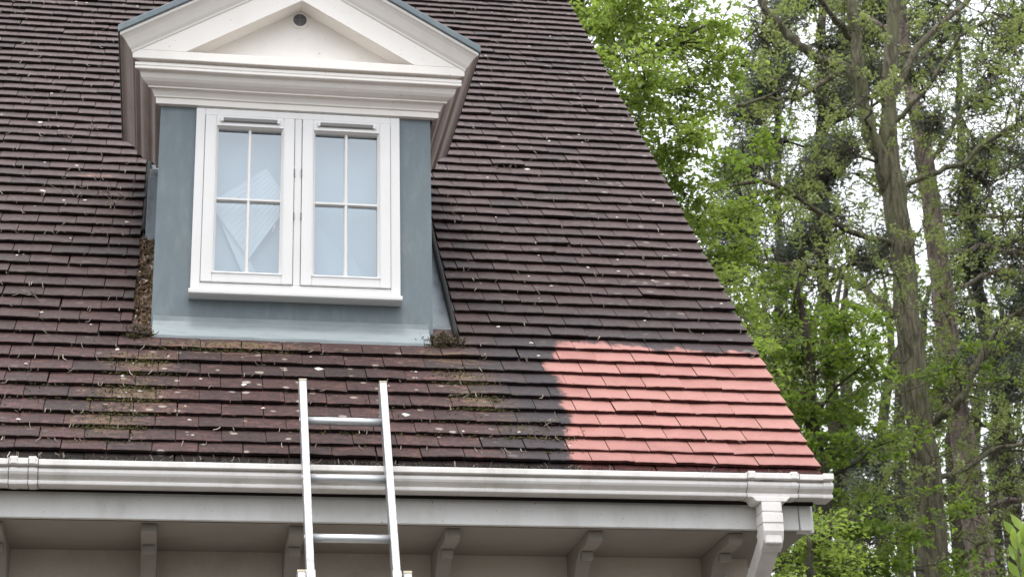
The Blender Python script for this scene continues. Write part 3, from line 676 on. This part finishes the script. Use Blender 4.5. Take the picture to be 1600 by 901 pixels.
tag(b.build('pale_flakes', M['flake'], recalc=False), 'small pale flakes and petals scattered over the tiles', 'roof debris', kind='stuff')
b = MB()
for _ in range(2600):
    x = random.uniform(-4.0, -.03); dens = noise.noise(Vector((x*5, 0, 0)))
    if dens < -.25 or (x > -.9 and random.random() < .55): continue
    y = random.uniform(-.002, .030); p = Vector((x, y, random.uniform(-.016, .004))); d = Vector((random.gauss(0, 1), random.gauss(0, .5)-.5, random.gauss(.1, .6))).normalized(); pts = [p]
    for _ in range(3): d = (d+Vector((random.gauss(0, .4), random.gauss(0, .3), random.gauss(0, .4)))).normalized(); pts.append(pts[-1]+d*random.uniform(.004, .008))
    b.tint = random.random()**2.2; b.tube(pts, [.0022, .002, .0016, .0006], 4)
tag(b.build('eaves_moss', [M['moss']], recalc=False), 'dark moss and crumbs packed along the eaves above the gutter', 'moss', kind='stuff')
def moss_clump(c, rx, h, n, label):
    b = MB(); c = Vector(c)
    for _ in range(n):
        p = c+Vector((random.gauss(0, rx*.45), random.gauss(0, rx*.22), 0)); p.z = rz(p.y)+random.uniform(-.01, h*.5)
        d = Vector((random.gauss(0, 1), random.gauss(0, .7)-.3, random.uniform(-.2, .8))).normalized(); pts = [p]
        for _ in range(4): d = (d+Vector((random.gauss(0, .5), random.gauss(0, .5), random.gauss(0, .5)))).normalized(); pts.append(pts[-1]+d*random.uniform(.005, .012))
        b.tint = random.random(); b.tube(pts, [.0017]*4+[.0006], 4)
    for _ in range(n//5):
        p = c+Vector((random.gauss(0, rx*.5), random.gauss(0, rx*.25), 0)); quad_leaf(b, (p.x, p.y, rz(p.y)+.012+random.uniform(0, h*.6)), random.uniform(.01, .028))
    tag(b.build('moss_clump', [M['moss']], recalc=False), label, 'moss', kind='stuff')
b = MB()
for cx, cs, rx, rs, n in ((-2.63, .74, .12, .05, 200), (-2.66, .50, .12, .09, 320), (-2.72, .28, .12, .10, 220), (-2.3, .88, .3, .015, 160), (-1.33, .70, .10, .05, 160), (-1.28, .50, .10, .06, 200), (-1.1, .25, .15, .1, 120), (-3.2, .5, .5, .3, 160), (-1.7, .3, .4, .2, 140)):
    for _ in range(int(n*1.6)):
        x = cx+random.gauss(0, rx*.6); s_ = cs+random.gauss(0, rs*.6)
        if s_ < .05: continue
        kq = math.floor(s_/G); fr_ = s_/G-kq
        if random.random() < .6: s_ = kq*G+random.uniform(-.008, .006); fr_ = 0
        p = Vector(slope_pt(x, s_, .004+.012*(1-fr_)*(1 if fr_ > .02 else .3))); d = Vector((random.gauss(0, 1), -.5+random.gauss(0, .4), random.gauss(0, .6))).normalized(); pts = [p]
        for _ in range(3): d = (d+Vector((random.gauss(0, .5), random.gauss(0, .3), random.gauss(0, .4)))).normalized(); pts.append(pts[-1]+d*random.uniform(.002, .006))
        b.tint = random.random(); b.tube(pts, [.0020, .002, .0015, .0006], 4)
M['greenmoss'] = leafmat('green_moss', (.045, .045, .015), (.11, .11, .035), (.24, .20, .09), .2, .9)
tag(b.build('tile_moss', [M['greenmoss']], recalc=False), 'olive moss tufts along the tile laps below the dormer', 'moss', kind='stuff')
moss_clump((-1.375, .665, 0), .085, .035, 420, 'tangled brown moss clump at the dormer\'s bottom right corner')
moss_clump((-2.65, .655, 0), .06, .03, 260, 'green and brown moss clump at the foot of the leaf filled valley')

# ------------------------------------------------------------------ trees
LV = {}
class Tree:
    def __init__(s, seed): s.wood = MB(); s.twig = MB(); s.lv = []; s.lf = 0; s.rnd = random.Random(seed); s.nodes = []
    def limb(s, pts, rad, k=10, wob=.0, main=True, sub=4):
        """smooth tapered limb through points"""
        P = [Vector(p) for p in pts]; n = len(P); out = []; rr = []
        for i in range(n-1):
            p0, p1, p2, p3 = P[max(i-1, 0)], P[i], P[i+1], P[min(i+2, n-1)]
            for j in range(sub):
                t = j/sub; q = .5*((2*p1)+(p2-p0)*t+(2*p0-5*p1+4*p2-p3)*t*t+(3*p1-p0-3*p2+p3)*t**3)
                r = rad[i]+(rad[i+1]-rad[i])*t
                q = q+Vector((s.rnd.gauss(0, wob), s.rnd.gauss(0, wob), s.rnd.gauss(0, wob))); out.append(q); rr.append(r*(1+s.rnd.gauss(0, .035)))
        out.append(P[-1]); rr.append(rad[-1])
        s.wood.tube(out, rr, k); s.nodes += list(zip(out, rr)); return out
    def leaf(s, p, size, asp=.55, droop=.3, flat=.5):
        s.lv.append((p.x, p.y, p.z, size, asp, droop, flat))
    def branch_to(s, c, r0=.05, k=5, curl=.12):
        """bough from the nearest wood to point c"""
        c = Vector(c); cand = sorted(s.nodes, key=lambda q: (q[0]-c).length+max(0, q[0].z-c.z+.1)*.9)[:3]
        a, ra = s.rnd.choice(cand); d = c-a; L = d.length; n = max(4, int(L/.25)); pts = []; off = Vector((0, 0, 0))
        for i in range(n+1):
            t = i/n; off += Vector((s.rnd.gauss(0, 1), s.rnd.gauss(0, 1), s.rnd.gauss(0, 1)))*L*curl/n**.5
            p = a+d*t+off*(1-t)*.9+Vector((0, 0, math.sin(t*math.pi)*L*.07*s.rnd.uniform(-.5, 1.4))); pts.append(p)
        r0 = min(r0, ra*.75); rr = [r0*(1-.75*i/n) for i in range(n+1)]
        s.wood.tube(pts, rr, k); s.nodes += list(zip(pts[1:], rr[1:])); return pts
    def twig_walk(s, p, d, L, seg, r, bend=.35):
        pts = [p]
        for _ in range(seg):
            d = (d+Vector((s.rnd.gauss(0, bend), s.rnd.gauss(0, bend), s.rnd.gauss(0, bend)))).normalized(); pts.append(pts[-1]+d*L/seg)
        s.twig.tube(pts, [r*(1-.7*i/seg) for i in range(seg+1)], 3, cap=False); return pts
    def clump(s, c, rad, ntw, per, size, kind='leaf', bough=.04, spread=.02, tw=.006, depth=1.2, flat=.5, asp=.55):
        pts = s.branch_to(c, bough); c = Vector(c)
        for _ in range(ntw):
            q = c+Vector((s.rnd.gauss(0, .5), s.rnd.gauss(0, .5*depth), s.rnd.gauss(0, .45)))*rad
            a = pts[s.rnd.randint(max(0, len(pts)//2), len(pts)-1)] if s.rnd.random() < .6 else c
            if s.rnd.random() < .45 and (q-a).length > .08:      # side bough reaching out
                mid = (q+a)/2+Vector((s.rnd.gauss(0, .12), s.rnd.gauss(0, .12), s.rnd.gauss(0, .12)))*rad
                s.twig.tube([a, mid, q], [tw*1.6, tw*1.3, tw], 3, cap=False)
            d = (q-a).normalized() if (q-a).length > .05 else Vector((0, 0, 1))
            d = (d+Vector((s.rnd.gauss(0, .6), s.rnd.gauss(0, .6), s.rnd.gauss(0, .5)))).normalized()
            tp_ = s.twig_walk(q, d, s.rnd.uniform(.25, .55)*min(1, rad*1.6), 5, tw)
            for _ in range(per):
                if kind == 'rosette':
                    t = s.rnd.choice(tp_[2:]); 
                    for _ in range(4): s.leaf(t+Vector((s.rnd.gauss(0, spread), s.rnd.gauss(0, spread), s.rnd.gauss(0, spread))), size*s.rnd.uniform(.6, 1.2), asp, .4, flat)
                else:
                    t = s.rnd.choice(tp_[1:]); s.leaf(t+Vector((s.rnd.gauss(0, spread*2.4), s.rnd.gauss(0, spread*2.4), s.rnd.gauss(0, spread*1.3))), size*s.rnd.uniform(.6, 1.25), asp, .3, flat)
    def leaves_mesh(s, name, m):
        L = np.array(s.lv); n = len(L); rg = np.random.default_rng(n)
        d = rg.normal(size=(n, 3)); d[:, 2] = d[:, 2]*.6-L[:, 5]; d /= np.linalg.norm(d, axis=1)[:, None]
        nn = rg.normal(size=(n, 3)); nn[:, 2] += L[:, 6]*3; sd_ = np.cross(d, nn); sd_ /= np.linalg.norm(sd_, axis=1)[:, None]; up = np.cross(sd_, d)
        h = (L[:, 3]/2)[:, None]; p = L[:, :3]; a = L[:, 4][:, None]
        V = np.stack([p-d*h, p+sd_*h*a+up*h*.18-d*h*.1, p+d*h-up*h*.25, p-sd_*h*a+up*h*.18-d*h*.1], 1).reshape(-1, 3)
        me = bpy.data.meshes.new(name); me.vertices.add(4*n); me.vertices.foreach_set('co', V.astype(np.float32).ravel())
        me.loops.add(4*n); me.loops.foreach_set('vertex_index', np.arange(4*n, dtype=np.int32)); me.polygons.add(n)
        me.polygons.foreach_set('loop_start', np.arange(0, 4*n, 4, dtype=np.int32)); me.update(calc_edges=True)
        cl = np.array([noise.noise(Vector(q)*1.7) for q in L[:, :3][::1]]) if n < 60000 else np.zeros(n)
        t_ = np.clip(rg.uniform(0, 1, n)*.6+.22+cl*.9, 0, 1)
        A = me.attributes.new('tint', 'FLOAT', 'FACE'); A.data.foreach_set('value', t_.astype(np.float32))
        me.materials.append(m); o = bpy.data.objects.new(name, me); COL.objects.link(o); return o
    def finish(s, name, label, loc, bark_, leaf_, twig_=None, cat='tree', group=None):
        t = thing(name, label, cat, loc, group)
        put(s.wood.build('trunk', bark_, None, smooth=True, recalc=False), t)
        if s.twig.v: tag(put(s.twig.build('twigs', twig_ or M['twig'], None, recalc=False), t), kind='stuff')
        if s.lv: put(s.leaves_mesh('crown', leaf_), t)
        return t
def P(px, py, Y): return tuple(at(px, py, Y))
def trunk_pts(lst, Y, foot=None):
    """lst of (px, py, r px) from low to high; adds a foot on the ground"""
    pts = [P(x, y, Y) for x, y, r in lst]; rad = [r*pxm(Y) for x, y, r in lst]
    a, b_ = Vector(pts[0]), Vector(pts[1]); d = (a-b_); d = d/abs(d.z) if abs(d.z) > 1e-6 else Vector((0, 0, -1))
    h = a.z-GZ; base = Vector((a.x+d.x*h*.6, Y, GZ-.1)); mid = (Vector(base)*.5+a*.5)
    return [tuple(base), tuple(mid)]+pts, [rad[0]*1.45, rad[0]*1.1]+rad

def needles(T, c, rad, n, ln=.10):
    """tufts of long needles round the twig ends"""
    pts = T.branch_to(c, .03); c = Vector(c)
    for _ in range(n):
        q = c+Vector((T.rnd.gauss(0, .55), T.rnd.gauss(0, .55), T.rnd.gauss(0, .30)))*rad
        a = T.rnd.choice(pts[len(pts)//2:]); 
        mid = (q+a)/2+Vector((T.rnd.gauss(0, .1), T.rnd.gauss(0, .1), T.rnd.gauss(0, .1)))*rad
        T.twig.tube([a, mid, q], [.013, .010, .006], 3, cap=False)
        for _ in range(24):
            e = q+Vector((T.rnd.gauss(0, .13), T.rnd.gauss(0, .13), T.rnd.gauss(0, .085)))
            T.leaf(e, ln*T.rnd.uniform(.7, 1.3), .20, -.1, 0)

# big oak, forked, sparse young leaves
Y = 12; oak = Tree(1)
p_, r_ = trunk_pts([(1460, 901, 24), (1449, 760, 22), (1433, 630, 21.5), (1421, 520, 21), (1410, 400, 20), (1397, 300, 20), (1388, 240, 17), (1388, 170, 13), (1392, 90, 12), (1398, 0, 10), (1404, -120, 8), (1400, -260, 5)], Y)
oak.limb(p_, r_, 16, .008)
for lst in ([(1390, 300, 14), (1372, 240, 14), (1357, 190, 13), (1343, 130, 12), (1333, 60, 10), (1326, -20, 9), (1300, -180, 5)],
            [(1362, 205, 9), (1338, 135, 9), (1318, 108, 8.5), (1285, 92, 8), (1240, 58, 7.5), (1212, 30, 7), (1192, 5, 6), (1165, -50, 4)],
            [(1414, 500, 8), (1375, 478, 7.5), (1345, 450, 7), (1300, 418, 6), (1250, 410, 5), (1200, 420, 4), (1150, 400, 3)],
            [(1442, 665, 7), (1480, 650, 7), (1503, 618, 6), (1530, 560, 5), (1575, 500, 4), (1620, 470, 3)],
            [(1390, 170, 7), (1425, 90, 6), (1465, 40, 5.5), (1530, -20, 5)],
            [(1448, 740, 5), (1500, 735, 4.5), (1550, 700, 4), (1610, 690, 3)],
            [(1395, 300, 5), (1450, 280, 5), (1510, 250, 4), (1560, 215, 4), (1620, 190, 3)],
            [(1430, 600, 5), (1380, 590, 4.5), (1320, 620, 4), (1270, 660, 4), (1235, 700, 3)],
            [(1333, 60, 6), (1300, 20, 5), (1270, -20, 5)], [(1318, 108, 5), (1250, 150, 4), (1200, 150, 3), (1150, 170, 3)],
            [(1455, 850, 5), (1500, 870, 4), (1540, 850, 4), (1600, 880, 3)], [(1388, 200, 5), (1440, 150, 4), (1500, 60, 3.5), (1560, 30, 3)],
            [(1405, 380, 6), (1340, 370, 5), (1270, 330, 4), (1200, 280, 4), (1130, 300, 3)], [(1440, 690, 5), (1480, 780, 4), (1540, 800, 3), (1590, 790, 3)]):
    Yb = Y+oak.rnd.uniform(-.9, .9)
    pts = [P(x+oak.rnd.uniform(-4, 4)*(i > 0), y+oak.rnd.uniform(-5, 5)*(i > 0), Y+(Yb-Y)*i/(len(lst)-1)) for i, (x, y, r) in enumerate(lst)]
    oak.limb(pts, [r*pxm(Y) for x, y, r in lst], 8, .014)
rr = random.Random(11)
for i in range(156):
    px = 1140+500*((i*.6180339)%1); py = -30+960*((i*.7548777+.13)%1)
    if px < 1180 and py > 420: continue
    if px < 1390 and py > 640 and i % 2: continue
    tx = 1388+(py-200)*.098 if py > 200 else 1390
    near = abs(px-tx) < 62 and i % 4
    c = P(px+rr.uniform(-14, 14), py+rr.uniform(-14, 14), Y+(rr.uniform(.7, 2.0) if near else rr.uniform(-1.7, 1.5)))
    oak.clump(c, rr.uniform(.28, .55), rr.choice((6, 12, 18)), 7, .048, 'rosette', .022, .03, .005, 1.3, .3, .62)
for i in range(280):     # bare crooked twigs
    a, ra = rr.choice(oak.nodes)
    if a.z < 1: continue
    d = Vector((rr.gauss(0, 1), rr.gauss(0, .6), rr.gauss(.1, .8))).normalized(); oak.twig_walk(a, d, rr.uniform(.5, 1.5), 11, rr.uniform(.007, .013), .55)
oak.finish('oak_tree', 'tall forked oak with mossy brown bark and sparse yellow green young leaves', P(1470, 1500, Y)[:2]+(GZ,), M['oakbark'], M['oakleaf'], M['twig'])

def pine_boughs(T, Y, n, x0, x1, y0, y1, rad, tufts, seed, ln=.10, keep=None, dY=(-1.2, 1.4)):
    q = random.Random(seed)
    for i in range(n):
        px = x0+(x1-x0)*((i*.6180339+seed*.37) % 1); py = y0+(y1-y0)*((i*.7548777+seed*.11) % 1)
        if keep and not keep(px, py): continue
        needles(T, P(px, py, Y+q.uniform(*dY)), q.uniform(.7, 1.15)*rad*pxm(Y), tufts, ln)
# big pine with pinkish bark right behind
Y = 14.5; T = Tree(2)
p_, r_ = trunk_pts([(1535, 901, 24), (1522, 800, 22), (1505, 690, 20), (1487, 590, 18.5), (1476, 490, 18), (1465, 400, 17), (1453, 310, 16.5), (1440, 220, 15), (1425, 140, 12), (1412, 60, 10), (1408, -20, 9), (1404, -140, 7), (1400, -300, 4)], Y)
T.limb(p_, r_, 14, .008)
for lst in ([(1490, 610, 5), (1540, 600, 4), (1600, 620, 3)], [(1470, 470, 5), (1520, 440, 4.5), (1570, 420, 4), (1640, 430, 3)], [(1465, 400, 5), (1530, 390, 5), (1600, 395, 4), (1660, 380, 3)], [(1450, 260, 4), (1520, 150, 4), (1590, 100, 3)], [(1430, 100, 4), (1480, 60, 4), (1530, 30, 3)], [(1415, 60, 5), (1340, 20, 4), (1270, -10, 3)], [(1520, 800, 5), (1570, 780, 4), (1640, 790, 3)], [(1455, 330, 4), (1540, 340, 4), (1640, 325, 3)]):
    Yb = rr.uniform(-1, 1); T.limb([P(x, y, Y+Yb*i/(len(lst)-1)) for i, (x, y, r) in enumerate(lst)], [r*pxm(Y) for x, y, r in lst], 6, .02)
pine_boughs(T, Y, 46, 1440, 1650, -30, 640, 40, 30, 3, .10, lambda x, y: (x*7+y*3) % 5 > .6 and not (1540 < x < 1600 and 150 < y < 215))
pine_boughs(T, Y, 8, 1330, 1450, -30, 140, 36, 26, 5)
T.finish('pine_tree', 'tall pine with flaky pinkish bark, rising close behind the forked oak', P(1560, 1500, Y)[:2]+(GZ,), M['pinebark'], M['needle'], M['darkbark'], group='pines behind the house')

# slender dark pine between the house and the oak
Y = 17; T = Tree(3)
p_, r_ = trunk_pts([(1316, 901, 10), (1310, 760, 10), (1300, 640, 10), (1288, 480, 10), (1284, 330, 10), (1284, 200, 10), (1286, 110, 9), (1284, -20, 6), (1280, -160, 4)], Y)
T.limb(p_, r_, 10, .02)
for lst in ([(1284, 330, 6), (1230, 300, 4), (1170, 310, 3)], [(1285, 200, 6), (1340, 180, 4), (1390, 200, 3)], [(1285, 150, 6), (1220, 110, 4), (1150, 100, 3)], [(1300, 640, 6), (1350, 700, 5), (1380, 740, 3)], [(1288, 450, 5), (1340, 400, 4)]):
    Yb = rr.uniform(-1, 1); T.limb([P(x, y, Y+Yb*i/(len(lst)-1)) for i, (x, y, r) in enumerate(lst)], [r*pxm(Y) for x, y, r in lst], 6, .02)
pine_boughs(T, Y, 40, 1140, 1400, -30, 440, 40, 30, 7, .11, lambda x, y: not (1190 < x < 1260 and 150 < y < 200))
pine_boughs(T, Y, 9, 1300, 1400, 690, 830, 42, 30, 9, .11)
T.finish('pine_tree', 'slender dark pine with a thin straight trunk, standing left of the forked oak', P(1330, 1500, Y)[:2]+(GZ,), M['darkbark'], M['needle'], M['darkbark'], group='pines behind the house')

# tree at the right edge
Y = 16; T = Tree(4)
p_, r_ = trunk_pts([(1592, 901, 13), (1580, 780, 14), (1566, 660, 15), (1548, 540, 11), (1528, 420, 9), (1512, 320, 7), (1500, 200, 6), (1495, 60, 5), (1490, -80, 3)], Y)
T.limb(p_, r_, 10, .02)
pine_boughs(T, Y, 22, 1510, 1660, 230, 901, 40, 26, 4, .10, lambda x, y: not (1520 < x < 1560 and y > 640))
T.finish('pine_tree', 'dark trunked pine at the far right edge, behind sparse oak twigs', P(1610, 1500, Y)[:2]+(GZ,), M['darkbark'], M['needle'], M['darkbark'], group='pines behind the house')

# far pine behind, mostly foliage
Y = 24; T = Tree(8)
p_, r_ = trunk_pts([(1225, 901, 8), (1222, 700, 8), (1218, 400, 7), (1215, 100, 5), (1212, -80, 3)], Y)
T.limb(p_, r_, 8, .02)
pine_boughs(T, Y, 30, 1120, 1330, -20, 560, 40, 26, 6, .13, None, (-1.5, 1.5))
T.finish('pine_tree', 'farthest pine, a grey green crown glimpsed through branches beside the bright leafy tree', P(1240, 1500, Y)[:2]+(GZ,), M['darkbark'], M['needle'], M['darkbark'], group='pines behind the house')

# wood farther off, seen as one mass between the trunks
T = Tree(21); q = random.Random(5)
for i in range(16):
    px = 1180+470*i/15+q.uniform(-10, 10); Y = q.uniform(30, 40); b0 = P(px, 1100, Y)
    T.limb([(b0[0], Y, GZ-.1), P(px+q.uniform(-8, 8), 800, Y), P(px+q.uniform(-14, 14), 560, Y), P(px+q.uniform(-20, 20), 430, Y)], [.2, .16, .11, .03], 6, .05)
for i in range(120):
    px = 1160+500*((i*.6180339)%1); py = 440+480*((i*.7548777)%1); Y = q.uniform(29, 41); c = Vector(P(px, py, Y))
    if q.random() < .40 or 1330+(py-600)*.2 < px < 1400+(py-600)*.1 and py < 800 and q.random() < .5: continue
    for _ in range(70):
        e = c+Vector((q.gauss(0, .55), q.gauss(0, .6), q.gauss(0, .42))); T.leaf(e, q.uniform(.13, .24), .55, .3, .4)
for i in range(210):     # the wood goes on to the right
    px = 1665+1000*((i*.6180339) % 1); py = -120+1060*((i*.7548777) % 1); Y = q.uniform(26, 40); c = Vector(P(px, py, Y))
    for _ in range(60):
        e = c+Vector((q.gauss(0, .8), q.gauss(0, .8), q.gauss(0, .6))); T.leaf(e, q.uniform(.18, .30), .6, .3, .4)
for i in range(14):
    px = 1700+70*i+q.uniform(-15, 15); Y = q.uniform(27, 39); b0 = P(px, 1100, Y)
    T.limb([(b0[0], Y, GZ-.1), P(px+q.uniform(-8, 8), 700, Y), P(px+q.uniform(-14, 14), 300, Y), P(px+q.uniform(-20, 20), -60, Y)], [.26, .2, .14, .04], 6, .05)
wo = T.leaves_mesh('distant_wood', M['maple']); tag(wo, 'distant leafy wood glimpsed low between the trunks', 'wood', kind='stuff')
tk = T.wood.build('distant_trunks', M['darkbark'], wo, smooth=True, recalc=False); tk['kind'] = 'stuff'

# bright green beech just past the verge
def sprays(T, c, rad, n, size, per=46, bough=.022):
    pts = T.branch_to(c, bough); c = Vector(c)
    for _ in range(n):
        q = c+Vector((T.rnd.gauss(0, .5), T.rnd.gauss(0, .7), T.rnd.gauss(0, .42)))*rad
        a = T.rnd.choice(pts[len(pts)//2:]); T.twig.tube([a, (q+a)/2+Vector((T.rnd.gauss(0, .08), T.rnd.gauss(0, .08), .03)), q], [.0065, .005, .003], 3, cap=False)
        ax = Vector((T.rnd.gauss(0, 1), T.rnd.gauss(0, 1), T.rnd.gauss(0, .18))).normalized(); sx = ax.cross(Vector((T.rnd.gauss(0, .25), T.rnd.gauss(0, .25), 1))).normalized(); L = T.rnd.uniform(.16, .34)
        T.twig.tube([q-ax*L, q, q+ax*L-Vector((0, 0, L*.2))], [.0035, .003, .0015], 3, cap=False)
        for _ in range(per):
            u = T.rnd.uniform(-1, 1); v = T.rnd.gauss(0, .42)*(1-.5*abs(u)); p = q+ax*u*L+sx*v*L*.9+Vector((0, 0, T.rnd.gauss(0, .018)-L*.2*max(0, u)**2-abs(v)*.05))
            T.leaf(p, size*T.rnd.uniform(.6, 1.25), .60, .25, 1.1)
Y = 7.5; T = Tree(5); bx, by = 1.05, 9.4
T.limb([(bx, by, GZ-.1), (bx+.05, by, -1), (bx+.0, by-.1, 2.), (bx+.1, by-.2, 5), (bx+.2, by-.2, 8.5), (bx+.3, by-.3, 10.5)], [.24, .2, .17, .13, .08, .03], 10, .02)
for px, py, q, n in ((905, 15, 40, 12), (950, 40, 60, 22), (1010, 50, 70, 26), (1080, 40, 65, 24), (1110, 90, 50, 18), (950, 110, 50, 18), (1010, 130, 65, 26), (1070, 150, 55, 20), (1000, 200, 50, 20), (1060, 220, 50, 16), (1105, 180, 35, 8), (1040, 280, 42, 14), (1085, 320, 45, 14), (1120, 350, 42, 12), (1070, 350, 30, 9), (1110, 410, 40, 14), (1140, 440, 35, 9), (1160, 490, 36, 11), (990, 0, 60, 20), (1060, -30, 60, 20), (930, -40, 60, 14), (1130, 30, 30, 6), (1180, 545, 34, 9), (1150, 330, 30, 5), (1150, 385, 30, 6), (1020, 250, 30, 8), (970, 160, 30, 8)):
    c = P(px, py, Y+rr.uniform(-.9, 1.6)); sprays(T, c, q*pxm(Y), n, .058)
for _ in range(22):
    sprays(T, (rr.uniform(-.9, .95), rr.uniform(8.4, 10.6), rr.uniform(4.5, 9.5)), .7, 16, .07)
for _ in range(8):
    sprays(T, (rr.uniform(.9, 2.2), rr.uniform(8.4, 9.8), rr.uniform(8.0, 10)), .7, 16, .07)
T.finish('beech_tree', 'bright green leafy tree rising just past the roof edge at the top of the photo', (bx, by, GZ), M['darkbark'], M['beech'], M['twig'])

# mid green tree low between house and oak
Y = 10; T = Tree(6)
b0 = P(1300, 1300, Y)
T.limb([(b0[0], Y+.6, GZ-.1), (b0[0], Y+.5, 0), P(1290, 901, Y+.4), P(1285, 780, Y+.4), P(1270, 650, Y+.4), P(1260, 540, Y+.4), P(1250, 440, Y+.4)], [.16, .13, .10, .085, .07, .05, .02], 8, .02)
for px, py, q, n in ((1205, 570, 42, 14), (1250, 560, 45, 14), (1310, 560, 45, 12), (1360, 560, 35, 7), (1220, 630, 42, 13), (1275, 630, 45, 15), (1335, 640, 40, 9), (1290, 700, 42, 12), (1240, 500, 32, 8), (1310, 500, 38, 10), (1370, 500, 26, 4), (1330, 830, 50, 14), (1400, 850, 42, 10), (1300, 770, 35, 8), (1390, 690, 30, 5), (1370, 890, 45, 12), (1270, 690, 30, 8), (1460, 590, 30, 4), (1480, 780, 30, 4), (1160, 400, 36, 7), (1200, 460, 36, 8), (1130, 260, 36, 6), (1170, 320, 36, 7), (1190, 230, 36, 5), (1500, 880, 30, 5), (1540, 560, 30, 4)):
    c = P(px, py, Y+rr.uniform(-.5, 1.8)); sprays(T, c, q*pxm(Y), n, .068, 50)
T.finish('maple_tree', 'mid green leafy tree filling the gap between the roof corner and the oak', (b0[0], Y+.6, GZ), M['darkbark'], M['maple'], M['twig'])

# lush young tree beside the house corner, lower
Y = 6; T = Tree(7)
b0 = P(1280, 1300, Y)
T.limb([(b0[0], Y, GZ-.1), (b0[0], Y, -1), P(1275, 1000, Y), P(1268, 900, Y), P(1262, 840, Y)], [.09, .07, .05, .035, .015], 8, .01)
for px, py, q, n in ((1225, 880, 38, 16), (1270, 850, 42, 16), (1300, 890, 40, 14), (1245, 930, 50, 14), (1285, 815, 22, 6), (1330, 900, 30, 8), (1200, 920, 30, 9), (1350, 940, 40, 10)):
    c = P(px, py, Y+rr.uniform(-.3, .8)); sprays(T, c, q*pxm(Y), n, .050, 44, .014)
T.finish('young_tree', 'low bright green bushy tree directly behind the downpipe corner of the house', (b0[0], Y, GZ), M['darkbark'], M['beech'], M['twig'])

# shrub tip at the bottom right corner, near the camera
sb = thing('shrub', 'pale green broad leaved shoot poking up in the bottom right corner', 'shrub', P(1590, 1500, 1.5)[:2]+(GZ,))
st = MB(); lf = MB(); Ys = 1.5
def blade(b, p, q, wd):
    p, q = Vector(p), Vector(q); d = q-p; sdv = d.cross(Vector((.25, 1, .2))).normalized()*wd; nrm = sdv.cross(d).normalized()
    i = len(b.v); ts = (0, .25, .55, .8, 1); ws = (.12, .85, 1, .6, .03)
    for t_, w_ in zip(ts, ws):
        c = p+d*t_+nrm*(.12*d.length*math.sin(t_*3)); b.v += [tuple(c-sdv*w_+nrm*wd*.3*w_), tuple(c), tuple(c+sdv*w_+nrm*wd*.3*w_)]
    b.tint = random.random()
    for j in range(4):
        for e in (0, 1): b.face((i+j*3+e, i+j*3+e+1, i+j*3+4+e, i+j*3+3+e))
for (sx, sy), (tx, ty) in (((1605, 1300), (1588, 835)), ((1620, 1300), (1604, 830)), ((1640, 1300), (1625, 850)), ((1580, 1400), (1575, 940))):
    a, c = Vector(P(sx, sy, Ys)), Vector(P(tx, ty, Ys)); a.z = GZ-.05
    st.tube([a, a.lerp(c, .5)+Vector((.03, .02, 0)), c], [.016, .010, .004], 6)
    for i in range(44):
        t_ = .55+.45*i/43; p = a.lerp(c, t_); an = i*2.4; ln_2 = random.uniform(.09, .14)
        d = Vector((math.cos(an)*.55, math.sin(an)*.5, .8)).normalized(); blade(lf, p, p+d*ln_2, .020)
put(st.build('stem', M['twig'], None, smooth=True), sb); put(lf.build('leaves', M['shrubleaf'], None, smooth=True, recalc=False), sb)
